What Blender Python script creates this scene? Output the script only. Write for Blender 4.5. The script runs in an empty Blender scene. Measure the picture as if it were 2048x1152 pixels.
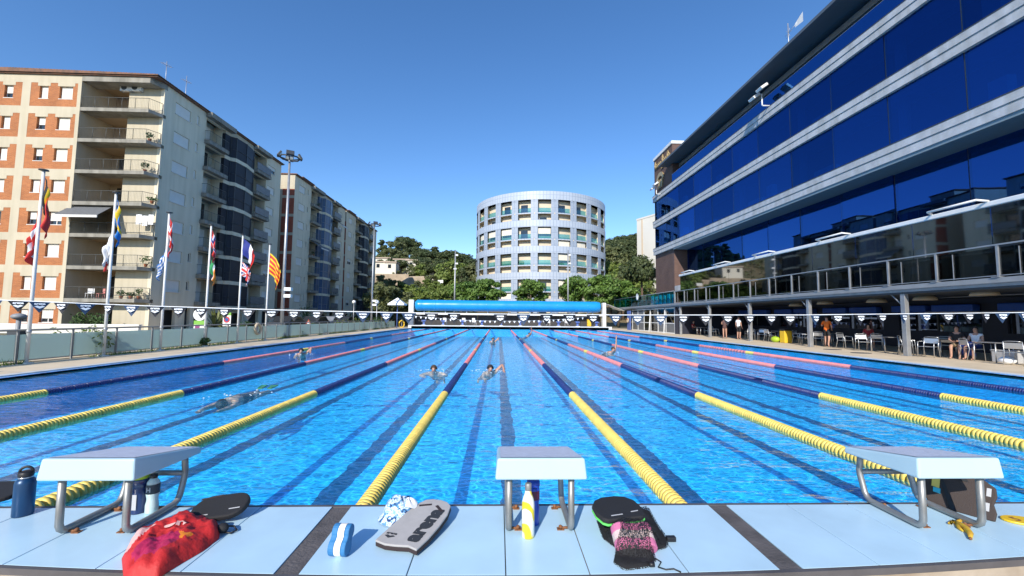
import bpy, bmesh, math, random
from mathutils import Vector, Matrix, Euler, noise as mnoise
R = math.radians
sc = bpy.context.scene
COL = sc.collection
rnd = random.Random(7)

# ------------------------------------------------------------------ camera
FPX, PITCH, YAW, ROLL = 825.5, .0711, .0313, .0097
CAM = Vector((-.2134, -2.80, 1.522))

def ray(px, py):
    """direction through a pixel of the 2048 x 1152 photograph"""
    u, v = (px - 1024) / FPX, (py - 576) / FPX
    c, s = math.cos(ROLL), math.sin(ROLL); u, v = c*u + s*v, -s*u + c*v
    x, y, z = u, 1.0, -v
    c, s = math.cos(PITCH), math.sin(PITCH); y, z = c*y - s*z, s*y + c*z
    c, s = math.cos(YAW), math.sin(YAW); x, y = c*x + s*y, -s*x + c*y
    return Vector((x, y, z))
def onz(px, py, z): r = ray(px, py); return CAM + r * ((z - CAM.z) / r.z)
def onx(px, py, x): r = ray(px, py); return CAM + r * ((x - CAM.x) / r.x)
def ony(px, py, y): r = ray(px, py); return CAM + r * ((y - CAM.y) / r.y)

cam = bpy.data.cameras.new('camera'); cam_o = bpy.data.objects.new('camera', cam); COL.objects.link(cam_o)
cam.sensor_width = 36; cam.lens = FPX / 2048 * 36
cam.clip_start = .05; cam.clip_end = 6000
_f = ray(1024, 576).normalized(); _r = (ray(1024 + FPX, 576) - ray(1024, 576)).normalized(); _u = _r.cross(_f)
cam_o.matrix_world = Matrix(((_r.x, _u.x, -_f.x, CAM.x), (_r.y, _u.y, -_f.y, CAM.y), (_r.z, _u.z, -_f.z, CAM.z), (0, 0, 0, 1)))
sc.camera = cam_o

# ------------------------------------------------------------------ sky, sun, exposure
SUN_EL, SUN_AZ = R(31), R(20)          # the sun stands behind the camera and 20 degrees to its left
w = bpy.data.worlds.new('World'); sc.world = w; w.use_nodes = True
nt = w.node_tree; bg = nt.nodes['Background']
sky = nt.nodes.new('ShaderNodeTexSky'); sky.sky_type = 'NISHITA'; sky.sun_disc = False
sky.sun_elevation = SUN_EL; sky.sun_rotation = R(180) + SUN_AZ
sky.altitude = 200; sky.air_density = 1.0; sky.dust_density = .1; sky.ozone_density = 3.0
hs = nt.nodes.new('ShaderNodeHueSaturation'); hs.inputs['Saturation'].default_value = 1.2
tint = nt.nodes.new('ShaderNodeMix'); tint.data_type = 'RGBA'; tint.blend_type = 'MULTIPLY'; tint.inputs[0].default_value = 1; tint.inputs[7].default_value = (1.0, .965, 1.03, 1)
nt.links.new(sky.outputs[0], hs.inputs['Color']); nt.links.new(hs.outputs[0], tint.inputs[6]); nt.links.new(tint.outputs[2], bg.inputs[0]); bg.inputs[1].default_value = .14
sun = bpy.data.lights.new('sun', 'SUN'); sun.energy = 4.0; sun.angle = R(.5); sun.color = (1, .93, .82)
sun_o = bpy.data.objects.new('sun', sun); COL.objects.link(sun_o)
_d = Vector((math.sin(SUN_AZ)*math.cos(SUN_EL), math.cos(SUN_AZ)*math.cos(SUN_EL), -math.sin(SUN_EL)))
sun_o.rotation_euler = _d.to_track_quat('-Z', 'Y').to_euler()
sc.view_settings.view_transform = 'Standard'; sc.view_settings.look = 'None'
sc.view_settings.exposure = .5; sc.view_settings.gamma = 1
sc.cycles.transparent_max_bounces = 24; sc.cycles.max_bounces = 8
sc.cycles.caustics_reflective = False; sc.cycles.caustics_refractive = False

# ------------------------------------------------------------------ materials
def mat(name, col, rough=.6, var=.0, scale=4.0, bump=0.0, bscale=40.0, metal=0.0, spec=.5, col2=None, detail=4, alpha=1.0, trans=0.0, streak=0.0):
    m = bpy.data.materials.new(name); m.use_nodes = True
    n = m.node_tree; b = n.nodes['Principled BSDF']; L = n.links.new
    b.inputs['Roughness'].default_value = rough; b.inputs['Metallic'].default_value = metal
    b.inputs['Specular IOR Level'].default_value = spec
    b.inputs['Base Color'].default_value = (*col, 1); b.inputs['Alpha'].default_value = alpha
    if trans: b.inputs['Transmission Weight'].default_value = trans
    tc = n.nodes.new('ShaderNodeTexCoord')
    if var or col2:
        t = n.nodes.new('ShaderNodeTexNoise'); t.inputs['Scale'].default_value = scale; t.inputs['Detail'].default_value = detail
        L(tc.outputs['Object'], t.inputs['Vector'])
        r = n.nodes.new('ShaderNodeValToRGB'); r.color_ramp.elements[0].position = .3; r.color_ramp.elements[1].position = .7
        c2 = col2 or tuple(min(1, c*(1+var)) for c in col)
        c1 = col if col2 else tuple(c*(1-var) for c in col)
        r.color_ramp.elements[0].color = (*c1, 1); r.color_ramp.elements[1].color = (*c2, 1)
        L(t.outputs['Fac'], r.inputs[0]); L(r.outputs[0], b.inputs['Base Color'])
    if streak:
        # rain streaks: noise drawn out along the vertical
        src = b.inputs['Base Color'].links[0].from_socket
        mp = n.nodes.new('ShaderNodeMapping'); mp.inputs['Scale'].default_value = (2.2, 2.2, .16); L(tc.outputs['Object'], mp.inputs[0])
        t3 = n.nodes.new('ShaderNodeTexNoise'); t3.inputs['Scale'].default_value = 1.0; t3.inputs['Detail'].default_value = 7; L(mp.outputs[0], t3.inputs['Vector'])
        r3 = n.nodes.new('ShaderNodeValToRGB'); r3.color_ramp.elements[0].position = .35; r3.color_ramp.elements[1].position = .6; k = 1-streak
        r3.color_ramp.elements[0].color = (k, k, k*.97, 1); r3.color_ramp.elements[1].color = (1, 1, 1, 1); L(t3.outputs['Fac'], r3.inputs[0])
        m3 = n.nodes.new('ShaderNodeMix'); m3.data_type = 'RGBA'; m3.blend_type = 'MULTIPLY'; m3.inputs[0].default_value = 1
        L(src, m3.inputs[6]); L(r3.outputs[0], m3.inputs[7]); L(m3.outputs[2], b.inputs['Base Color'])
    if bump:
        t2 = n.nodes.new('ShaderNodeTexNoise'); t2.inputs['Scale'].default_value = bscale; t2.inputs['Detail'].default_value = 4
        L(tc.outputs['Object'], t2.inputs['Vector'])
        bp = n.nodes.new('ShaderNodeBump'); bp.inputs['Strength'].default_value = bump; bp.inputs['Distance'].default_value = .02
        L(t2.outputs['Fac'], bp.inputs['Height']); L(bp.outputs[0], b.inputs['Normal'])
    return m

def brick_mat(name, c1, c2, mortar, scale=1.0, bw=.25, bh=.075):
    m = mat(name, c1, .85); n = m.node_tree; b = n.nodes['Principled BSDF']; L = n.links.new
    tc = n.nodes.new('ShaderNodeTexCoord'); mp = n.nodes.new('ShaderNodeMapping')
    # bricks run in the plane of each wall: u = x + y, v = z
    sp = n.nodes.new('ShaderNodeSeparateXYZ'); ad = n.nodes.new('ShaderNodeMath'); cb = n.nodes.new('ShaderNodeCombineXYZ')
    L(tc.outputs['Object'], sp.inputs[0]); L(sp.outputs[0], ad.inputs[0]); L(sp.outputs[1], ad.inputs[1])
    L(ad.outputs[0], cb.inputs[0]); L(sp.outputs[2], cb.inputs[1])
    t = n.nodes.new('ShaderNodeTexBrick'); t.inputs['Scale'].default_value = scale
    t.inputs['Brick Width'].default_value = bw; t.inputs['Row Height'].default_value = bh; t.inputs['Mortar Size'].default_value = .008
    t.inputs['Color1'].default_value = (*c1, 1); t.inputs['Color2'].default_value = (*c2, 1); t.inputs['Mortar'].default_value = (*mortar, 1)
    L(cb.outputs[0], t.inputs['Vector'])
    ns = n.nodes.new('ShaderNodeTexNoise'); ns.inputs['Scale'].default_value = .7; ns.inputs['Detail'].default_value = 6
    L(tc.outputs['Object'], ns.inputs['Vector'])
    mx = n.nodes.new('ShaderNodeMix'); mx.data_type = 'RGBA'; mx.blend_type = 'MULTIPLY'; mx.inputs[0].default_value = .5
    L(t.outputs['Color'], mx.inputs[6]); L(ns.outputs['Fac'], mx.inputs[7])
    br = n.nodes.new('ShaderNodeHueSaturation'); br.inputs['Value'].default_value = 1.3
    L(mx.outputs[2], br.inputs['Color']); L(br.outputs[0], b.inputs['Base Color'])
    return m

M = {}
def mk(name, *a, **k): M[name] = mat(name, *a, **k)

# ------------------------------------------------------------------ mesh helper
class MB:
    def __init__(s): s.v = []; s.f = []; s.m = []; s.mi = 0; s.sm = []
    def face(s, pts, smooth=False):
        i = len(s.v); s.v += [tuple(p) for p in pts]; s.f.append(tuple(range(i, i+len(pts)))); s.m.append(s.mi); s.sm.append(smooth); return s
    def box(s, x0, x1, y0, y1, z0, z1):
        i = len(s.v)
        s.v += [(x0,y0,z0),(x1,y0,z0),(x1,y1,z0),(x0,y1,z0),(x0,y0,z1),(x1,y0,z1),(x1,y1,z1),(x0,y1,z1)]
        for q in ((0,3,2,1),(4,5,6,7),(0,1,5,4),(1,2,6,5),(2,3,7,6),(3,0,4,7)):
            s.f.append(tuple(i+k for k in q)); s.m.append(s.mi); s.sm.append(False)
        return s
    def grid(s, P, smooth=True, closed_u=False, mfun=None):
        """P[i][j] points; quads between"""
        i0 = len(s.v); nu, nv = len(P), len(P[0])
        for row in P: s.v += [tuple(p) for p in row]
        for a in range(nu if closed_u else nu-1):
            b = (a+1) % nu
            for c in range(nv-1):
                s.f.append((i0+a*nv+c, i0+b*nv+c, i0+b*nv+c+1, i0+a*nv+c+1))
                s.m.append(mfun(a, c) if mfun else s.mi); s.sm.append(smooth)
        return s
    def tube(s, path, r, n=8, smooth=True, cap=True):
        path = [Vector(p) for p in path]; rings = []; up = None
        for k, p in enumerate(path):
            t = (path[min(k+1, len(path)-1)] - path[max(k-1, 0)]).normalized()
            if up is None: up = Vector((0,0,1)) if abs(t.z) < .9 else Vector((0,1,0))
            a = t.cross(up).normalized(); b = a.cross(t).normalized(); up = b
            rr = r[k] if isinstance(r, (list, tuple)) else r
            rings.append([p + a*(rr*math.cos(2*math.pi*q/n)) + b*(rr*math.sin(2*math.pi*q/n)) for q in range(n)])
        i0 = len(s.v)
        for rg in rings: s.v += [tuple(p) for p in rg]
        for k in range(len(rings)-1):
            for q in range(n):
                q2 = (q+1) % n
                s.f.append((i0+k*n+q, i0+k*n+q2, i0+(k+1)*n+q2, i0+(k+1)*n+q)); s.m.append(s.mi); s.sm.append(smooth)
        if cap:
            s.f.append(tuple(i0+q for q in range(n))[::-1]); s.m.append(s.mi); s.sm.append(False)
            k = i0+(len(rings)-1)*n; s.f.append(tuple(k+q for q in range(n))); s.m.append(s.mi); s.sm.append(False)
        return s
    def lathe(s, prof, c=(0,0,0), n=20, axis='z', smooth=True, mfun=None):
        """profile of (r, h) turned round an axis"""
        i0 = len(s.v)
        for r, h in prof:
            for q in range(n):
                a = 2*math.pi*q/n; x, y = r*math.cos(a), r*math.sin(a)
                p = (x, y, h) if axis == 'z' else ((x, h, y) if axis == 'y' else (h, x, y))
                s.v.append((c[0]+p[0], c[1]+p[1], c[2]+p[2]))
        for k in range(len(prof)-1):
            for q in range(n):
                q2 = (q+1) % n
                f = (i0+k*n+q, i0+k*n+q2, i0+(k+1)*n+q2, i0+(k+1)*n+q)
                s.f.append(f if axis != 'y' else f[::-1]); s.m.append(mfun(k) if mfun else s.mi); s.sm.append(smooth)
        for k, rev in ((0, axis != 'y'), (len(prof)-1, axis == 'y')):
            if prof[k][0] > 1e-4:
                f = tuple(i0+k*n+q for q in range(n)); s.f.append(f[::-1] if rev else f); s.m.append(mfun(min(k, len(prof)-2)) if mfun else s.mi); s.sm.append(False)
        return s
    def prism(s, poly, z0, z1, fn=None):
        """extrude a 2-D outline (x, y) from z0 to z1; fn maps (x, y, z) to a point"""
        fn = fn or (lambda x, y, z: (x, y, z)); n = len(poly); i0 = len(s.v)
        s.v += [tuple(fn(x, y, z0)) for x, y in poly] + [tuple(fn(x, y, z1)) for x, y in poly]
        s.f.append(tuple(i0+k for k in range(n))[::-1]); s.f.append(tuple(i0+n+k for k in range(n)))
        s.m += [s.mi]*2; s.sm += [False]*2
        for k in range(n):
            k2 = (k+1) % n; s.f.append((i0+k, i0+k2, i0+n+k2, i0+n+k)); s.m.append(s.mi); s.sm.append(False)
        return s
    def sphere(s, c, r, n=12, m=8, sz=(1,1,1)):
        P = [[(c[0]+r*sz[0]*math.sin(math.pi*j/m)*math.cos(2*math.pi*i/n), c[1]+r*sz[1]*math.sin(math.pi*j/m)*math.sin(2*math.pi*i/n), c[2]+r*sz[2]*math.cos(math.pi*j/m)) for j in range(m+1)] for i in range(n)]
        return s.grid(P, True, True)
    def mesh(s, name, mats):
        me = bpy.data.meshes.new(name); me.from_pydata(s.v, [], s.f)
        for m in (mats if isinstance(mats, (list, tuple)) else [mats]): me.materials.append(M[m] if isinstance(m, str) else m)
        me.polygons.foreach_set('material_index', s.m); me.polygons.foreach_set('use_smooth', s.sm)
        me.validate(); me.update(); return me
    def build(s, name, mats, parent=None, bevel=0, weld=False, seg=2):
        me = s.mesh(name, mats)
        if weld or bevel or s.sm.count(True):
            bm = bmesh.new(); bm.from_mesh(me)
            if weld or bevel: bmesh.ops.remove_doubles(bm, verts=bm.verts, dist=1e-5)
            bmesh.ops.recalc_face_normals(bm, faces=bm.faces)
            bm.to_mesh(me); bm.free()
        return link(name, me, parent, bevel, seg)

def link(name, me, parent=None, bevel=0, seg=2):
    o = bpy.data.objects.new(name, me); COL.objects.link(o)
    if parent is not None: o.parent = parent
    if bevel:
        b = o.modifiers.new('bevel', 'BEVEL'); b.width = bevel; b.segments = seg; b.limit_method = 'ANGLE'; b.angle_limit = R(35)
    return o
def tag(o, label, cat, group=None, kind=None):
    if label: o['label'] = label
    if cat: o['category'] = cat
    if group: o['group'] = group
    if kind: o['kind'] = kind
    return o
def struct(o): o['kind'] = 'structure'; return o
def thing(name, label, cat, loc=(0,0,0), rz=0, group=None):
    o = bpy.data.objects.new(name, None); COL.objects.link(o); o.location = loc; o.rotation_euler = (0, 0, rz)
    o.empty_display_size = .1
    return tag(o, label, cat, group)
_kids = {}
def dup(root, loc=None, rz=None, label=None, group=None, scale=None):
    c = root.copy(); COL.objects.link(c)
    if loc is not None: c.location = loc
    if rz is not None: c.rotation_euler = (0, 0, rz)
    if scale is not None: c.scale = scale
    if label: c['label'] = label
    if group: c['group'] = group
    for ch in [o for o in root.children]:
        d = ch.copy(); COL.objects.link(d); d.parent = c
        for g in ch.children:
            e = g.copy(); COL.objects.link(e); e.parent = d
    return c
def put(name, me, parent, loc=(0,0,0), rz=0):
    o = bpy.data.objects.new(name, me); COL.objects.link(o); o.parent = parent; o.location = loc; o.rotation_euler = (0, 0, rz); return o
def text_mesh(txt, size, depth=.001, bold=0.0, sx=1.0, mats='black_plastic'):
    c = bpy.data.curves.new('lettering', 'FONT'); c.body = txt; c.size = size; c.extrude = depth; c.offset = bold
    c.align_x = 'CENTER'; c.align_y = 'CENTER'; c.resolution_u = 3
    o = bpy.data.objects.new('lettering', c); COL.objects.link(o); o.scale = (sx, 1, 1)
    me = bpy.data.meshes.new_from_object(o.evaluated_get(bpy.context.evaluated_depsgraph_get()))
    bpy.data.objects.remove(o); me.materials.clear(); me.materials.append(M[mats])
    if sx != 1: me.transform(Matrix.Diagonal((sx, 1, 1, 1)))
    return me

# base palette
mk('black_plastic', (.012,.012,.014), .45, bump=.1, bscale=200)
mk('white_paint', (.78,.78,.76), .5, var=.05)
mk('galvanised', (.42,.43,.44), .45, var=.12, scale=3, metal=.6)
mk('steel', (.30,.30,.29), .45, var=.2, scale=8, metal=.6)
mk('rust', (.22,.09,.035), .8, var=.4, scale=60)
mk('grey_metal', (.26,.27,.28), .5, var=.1, scale=2)
mk('dark_metal', (.05,.055,.06), .5)
mk('skin', (.48,.27,.19), .55, var=.06, scale=6)
mk('hair', (.025,.016,.012), .6)
# ================================================================== ground, pool, water, decks
PX0, PX1, PY1 = -11.4, 14.1, 50.7          # the pool
mk('earth', (.20,.165,.11), .95, col2=(.10,.11,.05), scale=.05, detail=8)
mk('asphalt', (.05,.05,.052), .9, var=.2, scale=2)
mk('stone_deck', (.66,.54,.38), .8, var=.12, scale=.9, bump=.3, bscale=30)
mk('coping', (.62,.62,.60), .6, var=.08, scale=3)
mk('plinth', (.27,.215,.16), .85, col2=(.42,.36,.29), scale=5)
mk('dark_trim', (.085,.08,.085), .6, var=.2, scale=6)
mk('groove', (.10,.09,.088), .8, var=.25, scale=9, bump=.4, bscale=60)

# pool tiles: small square tiles with pale joints, darker lane markings are separate sheets
def tile_mat(name, col, joint, size=.12, var=.12):
    m = mat(name, col, .35); n = m.node_tree; b = n.nodes['Principled BSDF']; L = n.links.new
    tc = n.nodes.new('ShaderNodeTexCoord')
    sp = n.nodes.new('ShaderNodeSeparateXYZ'); L(tc.outputs['Object'], sp.inputs[0])
    a1 = n.nodes.new('ShaderNodeMath'); L(sp.outputs[1], a1.inputs[0]); L(sp.outputs[2], a1.inputs[1])
    cb = n.nodes.new('ShaderNodeCombineXYZ'); L(sp.outputs[0], cb.inputs[0]); L(a1.outputs[0], cb.inputs[1])
    t = n.nodes.new('ShaderNodeTexBrick'); t.offset = 0; t.inputs['Scale'].default_value = 1
    t.inputs['Brick Width'].default_value = size; t.inputs['Row Height'].default_value = size; t.inputs['Mortar Size'].default_value = size*.05
    t.inputs['Color1'].default_value = (*[c*(1-var) for c in col], 1); t.inputs['Color2'].default_value = (*[c*(1+var) for c in col], 1); t.inputs['Mortar'].default_value = (*joint, 1)
    L(cb.outputs[0], t.inputs['Vector']); L(t.outputs['Color'], b.inputs['Base Color'])
    M[name] = m
tile_mat('pool_tile', (.012,.39,.74), (.03,.45,.78), .25, .05)
tile_mat('lane_tile', (.008,.035,.13), (.012,.06,.2), .125, .2)
tile_mat('edge_tile', (.10,.34,.72), (.55,.66,.75), .13, .3)

# water: clear with a thin blue tint; ripples bend the reflections, caustic light is painted into the see-through colour
wm = bpy.data.materials.new('pool_water'); wm.use_nodes = True; n = wm.node_tree; n.nodes.clear(); L = n.links.new
out = n.nodes.new('ShaderNodeOutputMaterial'); mix = n.nodes.new('ShaderNodeMixShader'); tr = n.nodes.new('ShaderNodeBsdfTransparent'); gl = n.nodes.new('ShaderNodeBsdfGlossy')
# Schlick reflectance, the same from above and below (shadow rays reach the water from below)
geo = n.nodes.new('ShaderNodeNewGeometry'); dt = n.nodes.new('ShaderNodeVectorMath'); dt.operation = 'DOT_PRODUCT'; L(geo.outputs['Incoming'], dt.inputs[0])
def mth(op, a, b=None, c=None):
    q = n.nodes.new('ShaderNodeMath'); q.operation = op
    for i, k in enumerate((a, b, c)):
        if k is None: continue
        if isinstance(k, (int, float)): q.inputs[i].default_value = k
        else: L(k, q.inputs[i])
    return q.outputs[0]
fr_o = mth('MULTIPLY_ADD', mth('POWER', mth('SUBTRACT', 1.0, mth('ABSOLUTE', dt.outputs['Value'])), 5.0), .60, .02)
tc = n.nodes.new('ShaderNodeTexCoord')
mp = n.nodes.new('ShaderNodeMapping'); mp.inputs['Scale'].default_value = (.85, 1.7, 1); L(tc.outputs['Object'], mp.inputs[0])
n1 = n.nodes.new('ShaderNodeTexNoise'); n1.inputs['Scale'].default_value = 2.2; n1.inputs['Detail'].default_value = 3; n1.inputs['Distortion'].default_value = .6
n2 = n.nodes.new('ShaderNodeTexNoise'); n2.inputs['Scale'].default_value = 9; n2.inputs['Detail'].default_value = 2; n2.inputs['Distortion'].default_value = .8
L(mp.outputs[0], n1.inputs['Vector']); L(mp.outputs[0], n2.inputs['Vector'])
b1 = n.nodes.new('ShaderNodeBump'); b1.inputs['Strength'].default_value = 1; b1.inputs['Distance'].default_value = .05
b2 = n.nodes.new('ShaderNodeBump'); b2.inputs['Strength'].default_value = 1; b2.inputs['Distance'].default_value = .008
L(n1.outputs['Fac'], b1.inputs['Height']); L(n2.outputs['Fac'], b2.inputs['Height']); L(b1.outputs[0], b2.inputs['Normal'])
gl.inputs['Roughness'].default_value = .03
L(b2.outputs[0], gl.inputs['Normal']); L(b2.outputs[0], dt.inputs[1])
# caustic light painted as a web of thin bright lines in the transparent colour
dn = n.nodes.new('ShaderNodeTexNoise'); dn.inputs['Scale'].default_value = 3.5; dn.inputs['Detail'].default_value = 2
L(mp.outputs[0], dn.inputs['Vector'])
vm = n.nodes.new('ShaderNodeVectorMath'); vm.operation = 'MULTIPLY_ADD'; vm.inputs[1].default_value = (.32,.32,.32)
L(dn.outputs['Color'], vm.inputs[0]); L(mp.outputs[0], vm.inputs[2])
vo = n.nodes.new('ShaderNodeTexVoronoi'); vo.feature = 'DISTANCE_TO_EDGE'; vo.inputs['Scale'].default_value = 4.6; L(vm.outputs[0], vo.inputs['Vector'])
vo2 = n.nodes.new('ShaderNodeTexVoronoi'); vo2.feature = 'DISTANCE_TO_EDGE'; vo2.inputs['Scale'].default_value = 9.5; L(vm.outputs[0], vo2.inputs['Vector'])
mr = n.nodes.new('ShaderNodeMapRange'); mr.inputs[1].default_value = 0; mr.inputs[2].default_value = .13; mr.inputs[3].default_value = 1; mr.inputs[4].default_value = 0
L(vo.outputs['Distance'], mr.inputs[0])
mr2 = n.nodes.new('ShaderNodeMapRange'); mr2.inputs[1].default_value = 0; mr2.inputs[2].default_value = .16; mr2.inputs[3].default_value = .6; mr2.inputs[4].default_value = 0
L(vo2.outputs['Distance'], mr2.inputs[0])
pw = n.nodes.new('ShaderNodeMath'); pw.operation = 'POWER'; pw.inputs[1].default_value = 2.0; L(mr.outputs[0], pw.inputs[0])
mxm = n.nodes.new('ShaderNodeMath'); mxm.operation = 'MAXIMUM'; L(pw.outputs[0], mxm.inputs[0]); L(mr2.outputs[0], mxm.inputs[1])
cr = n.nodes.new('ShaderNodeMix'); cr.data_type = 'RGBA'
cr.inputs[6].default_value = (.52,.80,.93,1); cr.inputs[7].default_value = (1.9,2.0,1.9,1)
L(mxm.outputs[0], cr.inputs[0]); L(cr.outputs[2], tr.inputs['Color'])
df = n.nodes.new('ShaderNodeBsdfDiffuse'); df.inputs[0].default_value = (.015,.42,.76,1); tb = n.nodes.new('ShaderNodeMixShader'); tb.inputs[0].default_value = .13
L(b2.outputs[0], df.inputs['Normal']); L(tr.outputs[0], tb.inputs[1]); L(df.outputs[0], tb.inputs[2])
L(fr_o, mix.inputs[0]); L(tb.outputs[0], mix.inputs[1]); L(gl.outputs[0], mix.inputs[2]); L(mix.outputs[0], out.inputs[0])
M['water'] = wm

def sheet(name, x0, x1, y0, y1, z, m):
    return struct(MB().face([(x0,y0,z),(x1,y0,z),(x1,y1,z),(x0,y1,z)]).build(name, m))
# ground: one sheet to the horizon with the pool cut out of it
G = MB(); B_ = 4000; gx = [-B_, PX0-.02, PX1+.02, B_]; gy = [-B_, -.30, PY1+.02, B_]
for i in range(3):
    for j in range(3):
        if i == 1 and j == 1: continue
        G.face([(gx[i],gy[j],-.02),(gx[i+1],gy[j],-.02),(gx[i+1],gy[j+1],-.02),(gx[i],gy[j+1],-.02)])
struct(G.build('ground', 'earth', weld=True))
FL = -.95
bas = MB(); bas.face([(PX0,-.3,FL),(PX1,-.3,FL),(PX1,PY1,FL),(PX0,PY1,FL)])
bas.face([(PX0,-.3,FL),(PX0,PY1,FL),(PX0,PY1,.04),(PX0,-.3,.04)]); bas.face([(PX1,PY1,FL),(PX1,-.3,FL),(PX1,-.3,.04),(PX1,PY1,.04)])
bas.face([(PX0,PY1,FL),(PX1,PY1,FL),(PX1,PY1,.3),(PX0,PY1,.3)]); bas.face([(PX1,-.02,FL),(PX0,-.02,FL),(PX0,-.02,.27),(PX1,-.02,.27)])
struct(bas.build('pool_basin', 'pool_tile'))
# lane markings on the floor, one dark stripe under the middle of each lane
lm = MB()
for k in range(10):
    x = -10 + 2.5*k
    # the edges ripple as they do when seen through moving water
    def wob(y, s): return .05*mnoise.noise(Vector((x*3+s*7, y*2.3, 0)))+.03*mnoise.noise(Vector((x*3+s*5, y*8, 2)))
    ly = [2+.07*i for i in range(int((PY1-4)/.07)+1)]
    lm.grid([[(x-.14+wob(y,0),y,FL+.004),(x+.14+wob(y,.25),y,FL+.004)] for y in ly], False)
    for y in (2, PY1-2.25): lm.face([(x-.5,y,FL+.008),(x+.5,y,FL+.008),(x+.5,y+.25,FL+.008),(x-.5,y+.25,FL+.008)])
struct(lm.build('lane_marking', 'lane_tile'))
struct(MB().face([(PX0,-.02,0),(PX1,-.02,0),(PX1,PY1,0),(PX0,PY1,0)]).build('water', 'water'))
# pool surround
sheet('pool_deck', -14.35, PX0-.42, -1.0, 56, .03, 'stone_deck')
sheet('pool_deck', PX1+.42, 30, -1.0, 62, .03, 'stone_deck')
sheet('pool_deck', PX0-.42, PX1+.42, PY1+.42, 62, .03, 'stone_deck')
sheet('pool_deck', -14.35, 30, -14, -1.0, .03, 'stone_deck')
sheet('pool_deck', PX0-.42, PX1+.42, -1.0, -.55, .03, 'stone_deck')
def kerb(name, x0, x1, y0, y1, z0, z1, m, bevel=.01): return struct(MB().box(x0,x1,y0,y1,z0,z1).build(name, m, bevel=bevel))
kerb('pool_coping', PX0-.42, PX0-.16, -.3, PY1, -.06, .075, 'coping'); kerb('pool_coping', PX1+.16, PX1+.42, -.3, PY1, -.06, .075, 'coping')
kerb('overflow_gutter', PX0-.16, PX0, -.3, PY1, -.06, .05, 'edge_tile'); kerb('overflow_gutter', PX1, PX1+.16, -.3, PY1, -.06, .05, 'edge_tile')
kerb('far_coping', PX0-.42, PX1+.42, PY1, PY1+.42, -.05, .42, 'coping')
sheet('street', -30, -14.5, -60, 120, .0, 'asphalt')
sheet('pavement', -29.9, -26.5, -60, 120, .06, 'stone_deck')

# near starting platform: pale plastic panels with dark grooves, its rear edge bowed
mk('panel_plastic', (.47,.67,.80), .3, var=.07, scale=3.1, detail=9, spec=.5)
mk('panel_wet', (.42,.62,.83), .2, var=.08, scale=2.3)
def front_y(x): return -.765 + .018*min(abs(x), 2.9)**2
pl = MB()
PLX0, PLX1 = PX0-.4, PX1+.4
xs = [PLX0+(PLX1-PLX0)*k/130 for k in range(131)]
pl.prism([(PLX0,-.02)] + [(x, front_y(x)+.02) for x in xs] + [(PLX1,-.02)], .02, .291); struct(pl.build('starting_platform', 'plinth'))
tr_ = MB()
tr_.grid([[(x, front_y(x)-.012, .27), (x, front_y(x)-.012, .302), (x, front_y(x)+.012, .302)] for x in xs], False)
struct(tr_.build('platform_edge', 'dark_trim'))
kerb('platform_lip', PLX0, PLX1, -.02, .012, .2, .297, 'dark_trim', .004)
seams = [PLX0,-11.2,-10.6,-10.1,-9.5,-9,-8.5,-7.9,-7.3,-6.6,-5.95,-5.45,-4.85,-4.35,-3.74,-3.1,-2.605,-2.13,-1.71,-1.262]
seams2 = [-1.148,-.635,-.165,.238,.72,1.182]; seams3 = [1.30,1.71,2.12,2.6,3.1,3.62,3.75,4.3,4.8,5.4,6.0,6.6,7.2,7.8,8.4,9,9.6,10.2,10.8,11.4,12,12.6,13.2,13.8,PLX1]
def panel(x0, x1):
    p = MB(); g = .0028
    ks = 6; fr_ = [(x0+g+(x1-x0-2*g)*k/ks) for k in range(ks+1)]
    p.prism([(x1-g,-.028),(x0+g,-.028)] + [(x, front_y(x)+.014) for x in fr_], .293, .302)
    return struct(p.build('platform_panel', 'panel_plastic', bevel=.002))
for S in (seams, seams2, seams3):
    for a, b in zip(S[:-1], S[1:]): panel(a, b)
for x0, x1 in ((-1.262,-1.148),(1.182,1.30)):
    g = MB(); g.prism([(x1-.002,-.03),(x0+.002,-.03),(x0+.002,front_y(x0)+.014),(x1-.002,front_y(x1)+.014)], .2915, .297); struct(g.build('platform_groove', 'groove'))

# ================================================================== lane ropes
mk('float_yellow', (.80,.60,.13), .5, var=.08, scale=5)
mk('float_blue', (.012,.03,.16), .4, var=.15, scale=5)
mk('float_pink', (.78,.25,.25), .5, var=.1, scale=3)
mk('cable', (.5,.5,.5), .4, metal=.8)
def floats(y0, y1, fine):
    """ribbed discs threaded on the cable, in groups of five"""
    prof = []; y = y0; k = 0
    if fine:
        while y < y1-.01:
            L_ = .05; prof += [(.050, y), (.070, y+.004), (.076, y+.010), (.076, y+L_-.016), (.070, y+L_-.012), (.050, y+L_-.009)]
            y += L_; k += 1
            if k % 5 == 0: prof += [(.045, y), (.045, y+.012)]; y += .012
    else:
        while y < y1-.01:
            prof += [(.055, y), (.073, y+.01), (.075, y+.1), (.073, y+.22), (.055, y+.235)]; y += .25
    return MB().lathe(prof, n=12 if fine else 10, axis='y', smooth=True)
rope0 = thing('lane_rope', 'x', 'lane rope', (0, 0, .012), 0, 'lane ropes floating along the pool')
Y0 = .36
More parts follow.
